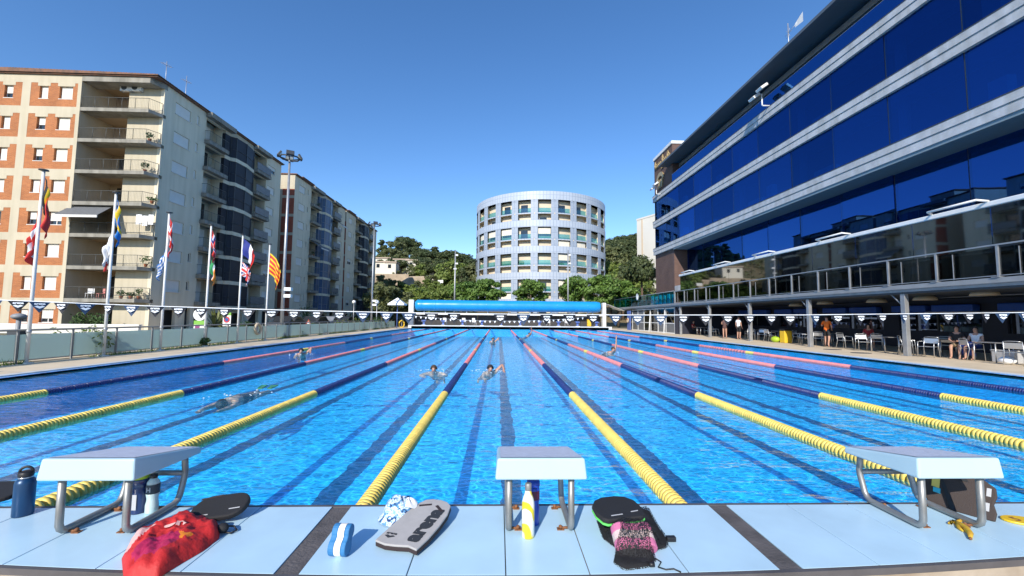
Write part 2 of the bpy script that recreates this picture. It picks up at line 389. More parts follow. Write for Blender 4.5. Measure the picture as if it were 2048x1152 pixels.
segs = [('yellow_floats', .1, 5+Y0, 'float_yellow', True), ('blue_floats', 5+Y0, 10+Y0, 'float_blue', True), ('pink_floats', 10+Y0, 15.1+Y0, 'float_pink', True),
        ('marker_float', 15.1+Y0, 15.7+Y0, 'float_yellow', True), ('pink_floats', 15.7+Y0, 20.2+Y0, 'float_pink', False), ('blue_floats', 20.2+Y0, 24.7+Y0, 'float_blue', False),
        ('marker_float', 24.7+Y0, 25.2+Y0, 'float_yellow', False), ('blue_floats', 25.2+Y0, 30.2+Y0, 'float_blue', False), ('pink_floats', 30.2+Y0, 44.5+Y0, 'float_pink', False), ('blue_floats', 44.5+Y0, 50.2, 'float_blue', False)]
for nm, a, b, m, fine in segs: floats(a, b, fine).build(nm, m, rope0)
MB().tube([(0,-.015,.06),(0,.1,0),(0,PY1,0)], .006, 6).build('cable', 'cable', rope0)
ordn = ['first','second','third','fourth','fifth','sixth','seventh','eighth','ninth','tenth']
for k in range(9):
    x = -8.75+2.5*k
    extra = {0:'with only a short yellow end in view beside the left edge', 1:'running into the left edge with a long yellow end', 2:'passing behind the left starting block',
             3:'just left of the middle starting block', 4:'just right of the middle starting block', 5:'passing behind the right starting block', 6:'leaving the right edge below a shorter yellow rope',
             7:'with a short yellow end at the right edge', 8:'nearest the cafe side with a blue end at the right edge'}[k]
    lab = f'yellow, navy and pink lane rope, {ordn[k]} from the left, {extra}'
    o = rope0 if k == 0 else dup(rope0)
    o.location.x = x; o['label'] = ' '.join(lab.split()[:16])

# ================================================================== starting blocks (near)
mk('block_plastic', (.43,.61,.70), .35, var=.03, scale=3, bump=.05, bscale=150)
mk('block_grip', (.56,.61,.72), .85, var=.08, scale=30, bump=.4, bscale=250)
def near_block(x, label):
    t = thing('starting_block', label, 'starting block', (x, -.43, .302), 0, 'starting blocks on the near platform')
    s = MB(); w0 = .252
    A = [(-w0-.006,-.012,.318),(w0+.006,-.012,.318),(w0-.006,.0,.434),(-w0+.006,.0,.434)]
    Bk = [(-w0,.515,.300),(w0,.515,.300),(w0-.008,.515,.342),(-w0+.008,.515,.342)]
    s.face(A); s.face(Bk[::-1])
    for i in range(4): j = (i+1) % 4; s.face([A[j], A[i], Bk[i], Bk[j]])
    s.build('platform', 'block_plastic', t, bevel=.012, weld=True, seg=3)
    g = MB(); g.face([(-w0+.022,.016,.4345),(w0-.022,.016,.4345),(w0-.024,.50,.3462),(-w0+.024,.50,.3462)]); g.build('grip_surface', 'block_grip', t)
    for sx in (-1, 1):
        X = sx*.178
        path = [(X,.055,.33),(X,.055,.12),(X,.056,.06),(X,.064,.038),(X,.08,.024),(X,.105,.021),(X,.30,.021),(X,.395,.022),(X,.425,.034),(X,.443,.062),(X,.475,.17),(X,.478,.2),(X,.472,.235),(X,.465,.31)]
        MB().tube(path, .0185, 12).build('leg', 'steel', t)
        for y in (.10,.36):
            b = MB(); b.box(X-sx*.055-.02, X-sx*.055+.02, y-.014, y+.014, .0005, .006); b.lathe([(.011,.006),(.011,.02),(.006,.024),(0,.026)], (X-sx*.055,y,0), 8)
            b.tube([(X, y, .012), (X-sx*.055, y, .008)], .007, 6)
            b.build('bolt', 'rust', t)
    MB().tube([(-.178,.476,.185),(.178,.476,.185)], .0165, 10).build('cross_bar', 'steel', t)
    return t
near_block(-2.43, 'pale blue starting block on the left with bottles standing under it')
near_block(.035, 'pale blue starting block in the middle with a yellow bottle between its legs')
near_block(2.46, 'pale blue starting block on the right with a dark bag leaning behind its legs')
# ================================================================== apartment blocks on the left
mk('cream_render', (.54,.48,.36), .9, var=.07, scale=.35, detail=8, bump=.25, bscale=14, streak=.09)
mk('grey_render', (.74,.66,.50), .9, var=.06, scale=.3, detail=8, bump=.25, bscale=14, streak=.10)
mk('balcony_concrete', (.29,.275,.235), .85, var=.22, scale=.8, detail=8, streak=.3)
M['orange_brick'] = brick_mat('orange_brick', (.46,.155,.045), (.36,.115,.035), (.42,.24,.13), bw=.28, bh=.09)
M['red_brick'] = brick_mat('red_brick', (.42,.10,.05), (.33,.075,.04), (.30,.13,.09), bw=.28, bh=.09)
mk('shutter', (.74,.72,.66), .6, var=.04, scale=2)
mk('window_frame', (.72,.70,.66), .5)
mk('window_glass', (.02,.028,.035), .06, spec=.8)
mk('navy_glazing', (.020,.024,.034), .5, spec=.25, var=.2, scale=.5)
mk('blue_glazing', (.06,.11,.20), .3, spec=.4, var=.25, scale=.6)
mk('roof_tile', (.25,.12,.07), .85, col2=(.12,.075,.055), scale=3)
mk('railing_metal', (.09,.095,.09), .5)
mk('railing_panel', (.16,.165,.17), .5, var=.15)
mk('awning_grey', (.13,.135,.14), .8, var=.1, scale=6)
mk('tan_wall', (.42,.32,.21), .9, var=.1, scale=.6)

def cut(x0, x1, z0, z1, holes):
    """rectangles left of an opening-pierced wall"""
    xs = sorted({x0, x1, *[min(max(h[k], x0), x1) for h in holes for k in (0, 1)]}); zs = sorted({z0, z1, *[min(max(h[k], z0), z1) for h in holes for k in (2, 3)]})
    out = []
    for a, b in zip(xs[:-1], xs[1:]):
        run = None
        for c, d in zip(zs[:-1], zs[1:]):
            cx, cz = (a+b)/2, (c+d)/2
            solid = not any(h[0] < cx < h[1] and h[2] < cz < h[3] for h in holes)
            if solid: run = [a, b, c, d] if run is None else [a, b, run[2], d]
            elif run: out.append(run); run = None
        if run: out.append(run)
    return out
# window units: made facing -y, x from 0 to w, z from 0 to h, set back in the opening
def window_parts(w, h, drop):
    f = MB(); t = .05
    f.box(0, w, .0, .05, 0, t).box(0, w, 0, .05, h-t, h).box(0, t, 0, .05, t, h-t).box(w-t, w, 0, .05, t, h-t)
    if w > .8: f.box(w/2-.035, w/2+.035, -.004, .05, t, h-t)
    f.mi = 1; f.face([(t,.03,t),(w-t,.03,t),(w-t,.03,h-t),(t,.03,h-t)])
    f.mi = 0; f.box(-.06, w+.06, -.2, .0, -.05, -.002)
    s = MB(); z0 = h*(1-drop); n_ = max(2, int((h-z0)/.09))
    P = []
    for k in range(n_):
        a = z0+(h-z0)*k/n_; b = z0+(h-z0)*(k+1)/n_
        P += [(-.02, a+.004), (-.034, (a+b)/2), (-.02, b-.004)]
    s.grid([[(x, y, z) for y, z in P] for x in (.03, w-.03)], False)
    return f.mesh('window', ['window_frame', 'window_glass']), (s.mesh('roller_shutter', 'shutter') if drop > .05 else None)
_wc = {}
def window(parent, w, h, drop, loc, rz):
    k = (round(w,2), round(h,2), round(drop,1))
    if k not in _wc: _wc[k] = window_parts(w, h, drop)
    a, s = _wc[k]; o = put('window', a, parent, loc, rz)
    if s: put('roller_shutter', s, o)
    return o
def railing_mesh(path, h, panel=False, bars=.12):
    r = MB(); path = [Vector(p) for p in path]
    up = Vector((0,0,h))
    r.tube([p+up for p in path], .022, 6); r.tube([p+Vector((0,0,.08)) for p in path], .014, 5)
    for a, b in zip(path[:-1], path[1:]):
        d = (b-a); n_ = max(1, round(d.length/1.1))
        for k in range(n_+1): p = a+d*k/n_; r.tube([p, p+up], .018, 5)
        if panel:
            r.mi = 1; q = Vector((-d.y, d.x, 0)).normalized()*.012
            i = [a+Vector((0,0,.1)), b+Vector((0,0,.1)), b+Vector((0,0,h-.05)), a+Vector((0,0,h-.05))]
            r.face([p+q for p in i]); r.face([p-q for p in i][::-1]); r.mi = 0
        else:
            n_ = max(1, round(d.length/bars))
            for k in range(1, n_): p = a+d*k/n_; r.tube([p+Vector((0,0,.08)), p+up], .0065, 4, cap=False)
    return r.mesh('railing', ['railing_metal', 'railing_panel'])
ZK = [2.75+2.72*k for k in range(7)]
ROOFZ = 22.0
HALF_PI = math.pi/2

def side_facade(t, bay_mat, bay_out, seed, L_=19.6):
    """the long side: x = 0, looking at +x, y from 0 to L_"""
    r = random.Random(seed)
    holes = []; wins = []
    for k, z in enumerate(ZK):
        for y0, y1, a, b in ((1.3,3.2,.78,1.85),(3.95,4.3,1.05,1.9),(16.5,18.2,.82,1.75)):
            holes.append((y0, y1, z+a, z+b)); wins.append((y0, y1-y0, b-a, z+a))
        holes.append((5.25,8.1,z-.02,z+2.3)); holes.append((13.3,16.15,z-.02,z+2.3))
    holes += [(8.1,13.3,2.2,ROOFZ-.55)]
    for y0, y1, h_ in ((1.2,2.9,1.9),(4.0,4.7,2.1),(5.2,6.4,2.1),(8.2,12.8,1.7),(14,16,2.1),(16.8,18.6,2.0)): holes.append((y0, y1, -.5, h_))
    wl = MB()
    for a, b, c, d in cut(0, L_, -.6, ROOFZ-.12, holes): wl.box(-.32, 0, a, b, c, d)
    wl.build('wall', 'grey_render', t)
    inner = MB(); inner.box(-1.35, -1.2, .3, L_-.3, -.6, ROOFZ-.3); inner.build('inner_wall', 'cream_render', t)
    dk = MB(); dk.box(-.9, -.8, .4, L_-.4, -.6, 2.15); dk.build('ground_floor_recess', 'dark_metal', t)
    for y, w, h, z in wins:
        d = 1.0 if r.random() < .78 else r.choice([0, .5, .7])
        if w < .5: d = 0 if r.random() < .5 else 1.0
        window(t, w, h, d, (-.12, y, z), HALF_PI)
    # balconies: slab, railing, shuttered door behind
    sl1 = MB().box(-1.2, .55, 5.1, 8.1, -.38, 0).mesh('balcony', 'balcony_concrete')
    rl1 = railing_mesh([(-.05,5.16,0),(.48,5.16,0),(.48,8.05,0)], .95)
    sl2 = MB().box(-1.2, .6, 13.25, 16.3, -.36, 0).mesh('balcony', 'balcony_concrete')
    rl2 = railing_mesh([(.53,13.3,0),(.53,16.22,0),(-.05,16.22,0)], .95, True)
    door = MB(); door.box(-.05, 0, .3, 2.2, .02, 2.15); door_me = door.mesh('balcony_door', 'shutter')
    ddk = MB(); ddk.box(-.05, 0, .3, 2.0, .02, 2.1); ddk_me = ddk.mesh('balcony_door', 'window_glass')
    sidew = MB().box(-1.2, -.32, 8.06, 8.2, 2.4, ROOFZ-.4).box(-1.2, -.32, 13.16, 13.3, 2.4, ROOFZ-.4).box(-1.2, -.32, 16.15, 16.3, 2.4, ROOFZ-.4).box(-1.2, -.32, 5.1, 5.25, 2.4, ROOFZ-.4)
    sidew.build('balcony_side_wall', 'grey_render', t)
    for z in ZK:
        b = put('balcony', sl1, t, (0,0,z)); put('railing', rl1, b); put('balcony_door', door_me if r.random() < .75 else ddk_me, b, (-1.14, 5.3, 0))
        b = put('balcony', sl2, t, (0,0,z)); put('railing', rl2, b); put('balcony_door', ddk_me if r.random() < .7 else door_me, b, (-1.14, 13.5, 0))
    # glazed bay with pale floor bands
    o = bay_out
    outl = [(-1.1,8.14),(.02,8.14),(.08,9.0),(.5+o*.2,9.35),(.62+o*.25,11.0),(.30,12.9),(-.05,13.2),(-1.1,13.2)]
    outb = [(-1.1,8.14),(.04,8.14),(.1,9.0),(.56+o*.2,9.3),(.68+o*.25,11.0),(.36,12.95),(-.02,13.22),(-1.1,13.22)]
    gl_ = MB().prism(outl, 0, 2.33).mesh('bay_window', bay_mat)
    def mull():
        m_ = MB()
        for (x, y) in outl[2:7]: m_.box(x-.03, x+.05, y-.035, y+.035, 0, 2.33)
        for q0, q1 in zip(outl[2:6], outl[3:7]):
            m_.tube([(q0[0]+.02,q0[1],.95),(q1[0]+.02,q1[1],.95)], .03, 4)
        return m_.mesh('mullion', 'grey_metal' if bay_mat == 'blue_glazing' else 'dark_metal')
    mu = mull(); bd = MB().prism(outb, 0, .39).mesh('floor_band', 'grey_render')
    for z in ZK:
        g = put('bay_window', gl_, t, (0,0,z-.3)); put('mullion', mu, g); put('floor_band', bd, t, (0,0,z-.69))
    MB().box(-1.1,.04,8.14,13.22,ZK[-1]+2.04,ROOFZ-.1).build('floor_band', 'cream_render', t)
    MB().tube([(.03,13.24,.5),(.03,13.24,ROOFZ-.6)], .06, 8).build('drainpipe', 'window_frame', t)
    # eaves boxes over the balconies, tiled roof
    MB().box(-.3,.62,5.14,9.06,ROOFZ-.55,ROOFZ-.06).build('eaves_box', 'balcony_concrete', t); MB().box(-.3,.62,13.2,16.35,ROOFZ-.5,ROOFZ-.06).build('eaves_box', 'balcony_concrete', t)

def tile_roof(t, x0, x1, y0, y1, z):
    rf = MB(); rf.box(x0+.1, x1-.1, y0+.1, y1-.1, z-.14, z)
    n_ = 40
    xm = (x0+x1)/2
    # corrugated tile courses sloping up to a ridge
    def wave(s): return .035*abs(math.sin(s*math.pi/.24))
    ys = [y0+.06*k for k in range(int((y1-y0)/.06)+1)]
    for sx, ex in ((x1, -1), (x0, 1)):
        P = [[(sx + ex*d, y, z+.02+d*.02+wave(y)) for d in (0, abs(sx-xm))] for y in ys]
        rf.grid(P, False)
        for y in ys[:-1]: rf.face([(sx,y,z-.02),(sx,y+.06,z-.02),(sx,y+.06,z+.02+wave(y+.06)),(sx,y,z+.02+wave(y))])
    for yy in (y0, y1):
        nx = int((x1-x0)/.06); P = []
        for k in range(nx):
            xa = x0+.06*k; za = z+.03+ (abs(x1-xm)-abs(xa-xm))*.02
            rf.face([(xa,yy,z-.05),(xa+.06,yy,z-.05),(xa+.06,yy,za+wave(xa+.06)),(xa,yy,za+wave(xa))])
    return rf.build('roof', 'roof_tile', t)

# ---- first block with the brick end and corner balconies
b1_ = thing('apartment_building', 'cream and orange brick apartment block with stacked corner balconies, nearest on the left', 'apartment building', (-30, 33.4, 0), 0, 'apartment blocks along the street')
side_facade(b1_, 'navy_glazing', 0.0, 3)
core = MB(); core.box(-28, -1.36, 2.6, 19.6, -.6, ROOFZ-.15); core.build('rear_wall', 'cream_render', b1_)
# brick end, local y = -1.0, x from -24 to -6.15
YB = -1.0
bholes = []; bricks = []; winl = []
def wcols():
    for base in (-6.15, -10.75, -15.35, -19.95):
        m = (base != -10.75 and base != -19.95)
        x1 = base-.28 if base != -6.15 else base-.30; x0 = x1-3.88
        ws = [(x1-1.5, x1-.4), (x1-3.15, x1-2.43)]
        if not m: ws = [(x0+x1-b, x0+x1-a) for a, b in ws]
        yield x0, x1, ws
rows = [.03] + ZK
for k, z in enumerate(rows):
    for x0, x1, ws in wcols():
        hs = []
        for a, b in ws:
            hs.append((a, b, z+.70, z+1.80)); winl.append((a, b-a, 1.10, z+.70))
        bricks.append((x0, x1, z, z+2.08, hs + [(a-.16, b+.16, z+1.78, z+2.1) for a, b in ws])); bholes += hs
wl = MB()
pan = [(x0, x1, z0, z1) for x0, x1, z0, z1, _ in bricks]
for a, b, c, d in cut(-24, -6.15, -.6, ROOFZ-.12, pan): wl.box(a, b, YB, YB+.3, c, d)
for x0, x1, z0, z1, hs in bricks:
    for h in hs:
        if h[2] > z0+1.2:
            for q in cut(h[0], h[1], h[2]+.02, z1, []): wl.box(q[0], q[1], YB, YB+.3, q[2], q[3])
wl.box(-24, -6.15, YB+.3, YB+3.6, -.6, ROOFZ-.12)
wl.build('end_wall', 'cream_render', b1_)
for x0, x1, z0, z1, hs in bricks:
    p = MB()
    for a, b, c, d in cut(x0, x1, z0, z1, [(h[0], h[1], h[2], h[3]+.02) for h in hs]): p.box(a, b, YB+.012, YB+.298, c, d)
    p.build('brick_panel', 'orange_brick', b1_)
r_ = random.Random(5)
for x, w_, h_, z in winl:
    window(b1_, w_, h_, r_.choice([1,1,1,.7,.7,.55,1]) if w_ > .8 else r_.choice([1,1,.6,0]), (x, YB+.2, z), 0)
# corner balconies
slab = [(-6.14, YB), (-.45, YB), (0, -.02), (0, .3), (-6.14, .3)]
sl = MB().prism(slab, -.30, 0).mesh('corner_balcony', 'balcony_concrete')
slb = MB().prism([(-6.14,.3),(-3.1,.3),(-3.1,2.5),(-6.14,2.5)], -.28, 0)
rl = railing_mesh([(-6.1,YB+.05,0),(-.5,YB+.05,0),(-.06,-.05,0)], .95)
back = MB().box(-3.05, -.32, .02, .3, 0, 2.42).mesh('end_wall', 'cream_render')
recess = MB().box(-6.14, -3.05, 2.2, 2.5, 0, 2.44).box(-3.07, -3.03, .3, 2.5, 0, 2.44).mesh('recess_wall', 'tan_wall')
door = MB().box(-5.4, -3.5, 2.12, 2.2, .02, 2.1).mesh('balcony_door', 'window_glass')
doorw = MB().box(-4.9, -3.3, 2.1, 2.2, .02, 2.1).mesh('balcony_door', 'shutter')
for k, z in enumerate(rows):
    if k:
        b = put('corner_balcony', sl, b1_, (0,0,z)); put('railing', rl, b); put('slab_recess', slb.mesh('slab_recess', 'tan_wall'), b)
    else: b = b1_
    put('end_wall', back, b, (0,0,0 if k else z)); put('recess_wall', recess, b, (0,0,0 if k else z)); put('balcony_door', doorw if k in (7,6) else door, b, (0,0,0 if k else z))
MB().prism([(-6.14, YB-.02), (-.45, YB-.02), (.02, -.02), (.02, .3), (-6.14, .3)], ROOFZ-.62, ROOFZ-.1).build('eaves_box', 'balcony_concrete', b1_)
MB().box(-6.14,-.32,.3,2.5,ROOFZ-.3,ROOFZ-.16).build('eaves_box', 'tan_wall', b1_)
tile_roof(b1_, -24.2, .35, YB-.25, 19.75, ROOFZ)
MB().box(-7.4, -2.2, 9.6, 13.0, ROOFZ+.2, ROOFZ+1.6).build('roof_house', 'cream_render', b1_)
tile_roof(b1_, -7.6, -2.0, 9.4, 13.2, ROOFZ+1.62)
aw = MB(); aw.prism([(-.05,2.4),(1.25,1.35),(1.25,1.32),(-.05,2.36)], -6.5, -3.1, lambda x, y, z: (z, YB-x+.3, y)); aw.mi = 1
aw.box(-6.55,-3.05,YB-1.02,YB-.94,1.14,1.33)
o = aw.build('awning', ['awning_grey', 'window_frame'], b1_); o.location.z = ZK[2]

# ---- second and third blocks: brick ends with pale floor bands
def far_block(y0, label, bay, seed, bo):
    t = thing('apartment_building', label, 'apartment building', (-30, y0, 0), 0, 'apartment blocks along the street')
    side_facade(t, bay, bo, seed)
    MB().box(-22, -1.36, .25, 19.6, -.6, ROOFZ-.15).build('rear_wall', 'cream_render', t)
    e = MB(); e.box(-22, -1.75, -.05, .25, -.6, ROOFZ-.12); e.box(-1.75, -.0, -.05, .0, ROOFZ-2.2, ROOFZ-.12)
    for z in [.0]+ZK: e.box(-1.75, 0, -.05, .0, z-.62, z-.22)
    e.build('end_wall', 'cream_render', t)
    for z in ZK: MB().box(-1.72, -.02, -.03, .02, z-.22, z+2.1 if z < 19 else z+.75).build('brick_panel', 'red_brick', t)
    MB().box(-1.72, -.02, -.03, .02, -.6, ZK[0]-.62).build('brick_panel', 'red_brick', t)
    tile_roof(t, -22.2, .3, -.2, 19.7, ROOFZ)
    MB().box(-6.4, -1.6, 5.6, 9.4, ROOFZ+.2, ROOFZ+1.4).build('roof_house', 'cream_render', t)
    tile_roof(t, -6.6, -1.4, 5.4, 9.6, ROOFZ+1.42)
    return t
b2_ = far_block(56.9, 'second apartment block along the street with blue glazed bays and red brick end', 'blue_glazing', 11, .3)
b3_ = far_block(77.2, 'farthest apartment block along the street, partly hidden by a floodlight mast', 'navy_glazing', 23, .0)

# awnings let down over two of the side balconies
for blk, z, y in ((b2_, ZK[5], 13.4), (b2_, ZK[3], 5.3)):
    a_ = MB(); a_.prism([(-.05,2.3),(1.5,1.25),(1.5,1.22),(-.05,2.26)], y, y+2.7, lambda x, q, w: (x+.4, w, q)); a_.mi = 1; a_.box(1.86,1.93,y-.03,y+2.73,1.05,1.22); o = a_.build('awning', ['awning_grey', 'window_frame'], blk); o.location.z = z
# ---- small things on the balconies
mk('foliage_dark', (.035,.075,.02), .7, col2=(.07,.14,.03), scale=3)
mk('terracotta', (.42,.15,.07), .8, var=.1)
mk('white_plastic', (.8,.8,.78), .4)
mk('cloth_white', (.82,.83,.84), .8, var=.05)
def leafball(mb, c, rx, rz, n_, s, r):
    for _ in range(n_):
        d = Vector((r.gauss(0,1), r.gauss(0,1), r.gauss(0,1))).normalized()*(r.random()**.4)
        p = Vector(c)+Vector((d.x*rx, d.y*rx, d.z*rz)); a = Vector((r.gauss(0,1), r.gauss(0,1), r.gauss(0,1))).normalized()
        b = a.cross(Vector((r.gauss(0,1), r.gauss(0,1), r.gauss(0,1)))).normalized(); L1 = s*(.6+.8*r.random())
        mb.face([p-a*L1, p+b*L1*.45, p+a*L1, p-b*L1*.45])
def potted(loc, h, label, rx=.25, seed=0, pot='terracotta'):
    t = thing('potted_plant', label, 'plant', loc, 0, 'balcony plants')
    MB().lathe([(.09,0),(.14,.22),(.15,.24),(.12,.24),(0,.22)], n=10).build('pot', pot, t)
    f = MB(); r = random.Random(seed); leafball(f, (0,0,.24+h*.5), rx, h*.5, 90, .09, r); f.tube([(0,0,.2),(0,0,.3+h*.4)], .015, 4)
    f.build('foliage', 'foliage_dark', t)
for i, (q, h, lab) in enumerate([((301,272),.6,'leafy plant on the corner balcony railing, second floor from the top'), ((291,338),.7,'tall plant in a terracotta pot on the third corner balcony from the top'),
    ((243,596),.5,'round bushy plant on the lowest corner balcony, left of the pink chair'), ((262,596),.35,'small plant near the middle of the lowest corner balcony'), ((278,594),.75,'tall bushy plant beside the end wall of the lowest corner balcony'),
    ((292,534),.8,'wide bush of trailing plants at the chamfered end of the second lowest corner balcony'), ((305,402),.3,'low dark plant at the chamfered corner of the fourth corner balcony')]):
    p = ony(*q, 32.9); zz = min(ZK, key=lambda z: abs(z-p.z)); potted((p.x, 32.85, zz+.01), h, lab, .3 if i < 5 else .5, i)
_r = random.Random(77)
for bi, (blk, nm) in enumerate(((b1_,'nearest'),(b2_,'second'),(b3_,'farthest'))):
    for k in (6,4,3,1) if bi < 2 else (5,2):
        near = _r.random() < .5; y = 5.6+_r.random()*2 if near else 13.8+_r.random()*2
        potted((-29.75, blk.location.y+y, ZK[k]+.01), .5+.4*_r.random(), f'potted plant on a side balcony of the {nm} apartment block, {["first","second","third","fourth","fifth","sixth","seventh"][6-k]} floor from the top', .28, 50+k+10*bi)
def ac(loc, label):
    t = thing('air_conditioner', label, 'air conditioner', loc, 0, 'air conditioner units')
    MB().box(-.45,.45,-.3,0,0,.62).build('casing', 'white_plastic', t, bevel=.02)
    MB().lathe([(.25,-.305),(.25,-.30),(0,-.30)], (-.1,0,.31), 16, axis='y').build('fan_grille', 'dark_metal', t)
    MB().box(-.4,-.34,-.32,.0,-.05,-.002).box(.34,.4,-.32,.0,-.05,-.002).build('bracket', 'galvanised', t)
pa = ony(256,178,33.4); ac((pa.x, 33.42, pa.z-.3), 'left of the two white air conditioners under the corner eaves')
pa = ony(277,178,33.4); ac((pa.x, 33.42, pa.z-.3), 'right of the two white air conditioners under the corner eaves')
pw_ = ony(285,444,32.75); cw = MB()
for k in range(3):
    P = [[(pw_.x-.55+.5*k+.44*i/6, 32.74+.03*math.sin(i*1.3+k), ZK[2]+1.75-.85*j/5-.1*(k==1)) for j in range(6)] for i in range(7)]
    cw.grid(P)
tag(cw.build('laundry', 'cloth_white'), 'white laundry hung up on the fifth corner balcony from the top', 'laundry')
def chair_simple(loc, rz, m, label, group, cat='chair'):
    t = thing('balcony_chair', label, cat, loc, rz, group)
    MB().box(-.22,.22,-.22,.22,.40,.44).build('seat', m, t, bevel=.01)
    MB().box(-.22,.22,.19,.23,.45,.85).build('backrest', m, t, bevel=.01)
    for sx in (-1,1):
        for sy in (-1,1): MB().tube([(sx*.2,sy*.2,0),(sx*.18,sy*.18,.4)], .018, 6).build('leg', m, t)
mk('pink_plastic', (.62,.25,.22), .5)
p = ony(178,592,32.8); chair_simple((p.x, 32.85, ZK[0]+.01), .4, 'white_plastic', 'white plastic chair on the lowest corner balcony', 'balcony chairs')
p = ony(200,592,32.8); chair_simple((p.x, 32.85, ZK[0]+.01), -.5, 'pink_plastic', 'pink plastic chair on the lowest corner balcony', 'balcony chairs')
def aerial(loc, h, label, seed):
    t = thing('roof_aerial', label, 'aerial', loc, 0, 'aerials on the roofs')
    MB().tube([(0,0,0),(0,0,h)], .028, 6).build('mast', 'galvanised', t)
    e = MB(); z = h*.85; e.tube([(-.1,-.5,z),(.1,.5,z+.1)], .015, 5)
    for k in range(6): y = -.45+.18*k; e.tube([(-.28,y,z+.02*k),(.28,y,z+.02*k)], .01, 4)
    e.build('antenna', 'galvanised', t)
for q, X, h, lab in (((332,150),-31,2.6,'television aerial on the corner of the nearest apartment roof'), ((372,178),-33,4.2,'thin tall aerial standing behind the nearest apartment roof')):
    p = onx(*q, X); aerial((X, p.y, ROOFZ+.1), h, lab, 1)
# ================================================================== glazed building on the right
def mirror_mat(name, col, rough=.015, inner=(.003,.006,.015), fac=.8, through=None):
    m = bpy.data.materials.new(name); m.use_nodes = True; n = m.node_tree; b = n.nodes['Principled BSDF']; L = n.links.new
    b.inputs['Base Color'].default_value = (*inner, 1); b.inputs['Roughness'].default_value = .4; b.inputs['Specular IOR Level'].default_value = .0
    g = n.nodes.new('ShaderNodeBsdfGlossy'); g.inputs['Roughness'].default_value = rough; g.inputs['Color'].default_value = (*col, 1)
    # slow warp of the panes
    tc = n.nodes.new('ShaderNodeTexCoord'); ns = n.nodes.new('ShaderNodeTexNoise'); ns.inputs['Scale'].default_value = .35; ns.inputs['Detail'].default_value = 1
    L(tc.outputs['Object'], ns.inputs['Vector']); bp = n.nodes.new('ShaderNodeBump'); bp.inputs['Strength'].default_value = .12; bp.inputs['Distance'].default_value = .04
    L(ns.outputs['Fac'], bp.inputs['Height']); L(bp.outputs[0], g.inputs['Normal'])
    mx = n.nodes.new('ShaderNodeMixShader'); mx.inputs[0].default_value = fac
    src = b.outputs[0]
    if through:
        oi = n.nodes.new('ShaderNodeObjectInfo'); mr = n.nodes.new('ShaderNodeMapRange'); mr.inputs[3].default_value = .72; mr.inputs[4].default_value = 1.12; L(oi.outputs['Random'], mr.inputs[0])
        hv = n.nodes.new('ShaderNodeHueSaturation'); hv.inputs['Color'].default_value = (*col, 1); L(mr.outputs[0], hv.inputs['Value']); L(hv.outputs[0], g.inputs['Color'])
        tp = n.nodes.new('ShaderNodeBsdfTransparent'); tp.inputs[0].default_value = (*through, 1); src = tp.outputs[0]
    L(src, mx.inputs[1]); L(g.outputs[0], mx.inputs[2]); L(mx.outputs[0], n.nodes['Material Output'].inputs[0])
    M[name] = m
mirror_mat('blue_mirror', (.05,.155,.44), .012, (.004,.012,.05), .5, (.25,.55,.85))
mirror_mat('blue_balustrade', (.07,.22,.55), .015, (0,0,0), .6, (.40,.66,.80))
mirror_mat('smoke_screen', (.46,.47,.48), .03, (.012,.013,.015), .8)
mirror_mat('cafe_glass', (.10,.12,.16), .02, (.004,.006,.015), .8)
def clear_mat(name, col, fac, rough=.02):
    m = bpy.data.materials.new(name); m.use_nodes = True; n = m.node_tree; n.nodes.remove(n.nodes['Principled BSDF']); L = n.links.new
    a = n.nodes.new('ShaderNodeBsdfTransparent'); a.inputs[0].default_value = (*col, 1); g = n.nodes.new('ShaderNodeBsdfGlossy'); g.inputs['Roughness'].default_value = rough
    mx = n.nodes.new('ShaderNodeMixShader'); mx.inputs[0].default_value = fac
    L(a.outputs[0], mx.inputs[1]); L(g.outputs[0], mx.inputs[2]); L(mx.outputs[0], n.nodes['Material Output'].inputs[0]); M[name] = m
clear_mat('balustrade_glass', (.62,.80,.86), .10)
clear_mat('teal_glass', (.25,.66,.74), .08)
clear_mat('smoke_glass', (.42,.44,.45), .10)
mk('band_concrete', (.52,.53,.54), .7, var=.12, scale=2.2, detail=6, bump=.15, bscale=30, streak=.18)
mk('soffit_blue', (.20,.27,.31), .6, var=.05)
mk('roof_soffit', (.075,.095,.115), .55, var=.1, scale=.5)
M['brown_brick'] = brick_mat('brown_brick', (.15,.085,.065), (.11,.06,.05), (.14,.10,.085), bw=.25, bh=.07)
mk('turquoise', (.05,.50,.62), .6, var=.05)
mk('gold', (.45,.33,.16), .4, metal=.3)
mk('lamp_glass', (.6,.62,.55), .2)
XF = 20.0; YE = 50.2; YN = -4.0
rb = thing('sports_centre', 'blue glazed sports building with pale concrete bands rising over the terrace on the right', 'building', (XF, 0, 0))
def bandbox(z0, z1, lip=.0):
    b = MB(); h = z1-z0
    b.box(-.10, 2.2, YN, YE, z0+h*.55, z1); b.box(-.02, 2.2, YN, YE, z0+h*.46, z0+h*.55-.001); b.box(-.06, 2.2, YN, YE, z0, z0+h*.46-.001)
    return b.build('floor_band', 'band_concrete', rb)
bandbox(16.75, 17.5); bandbox(13.35, 14.15); bandbox(9.78, 10.58)
for z in (17.5, 14.15, 10.58):
    MB().box(-.11, -.06, YN, YE, z-.002, z+.05).build('sill_trim', 'dark_metal', rb)
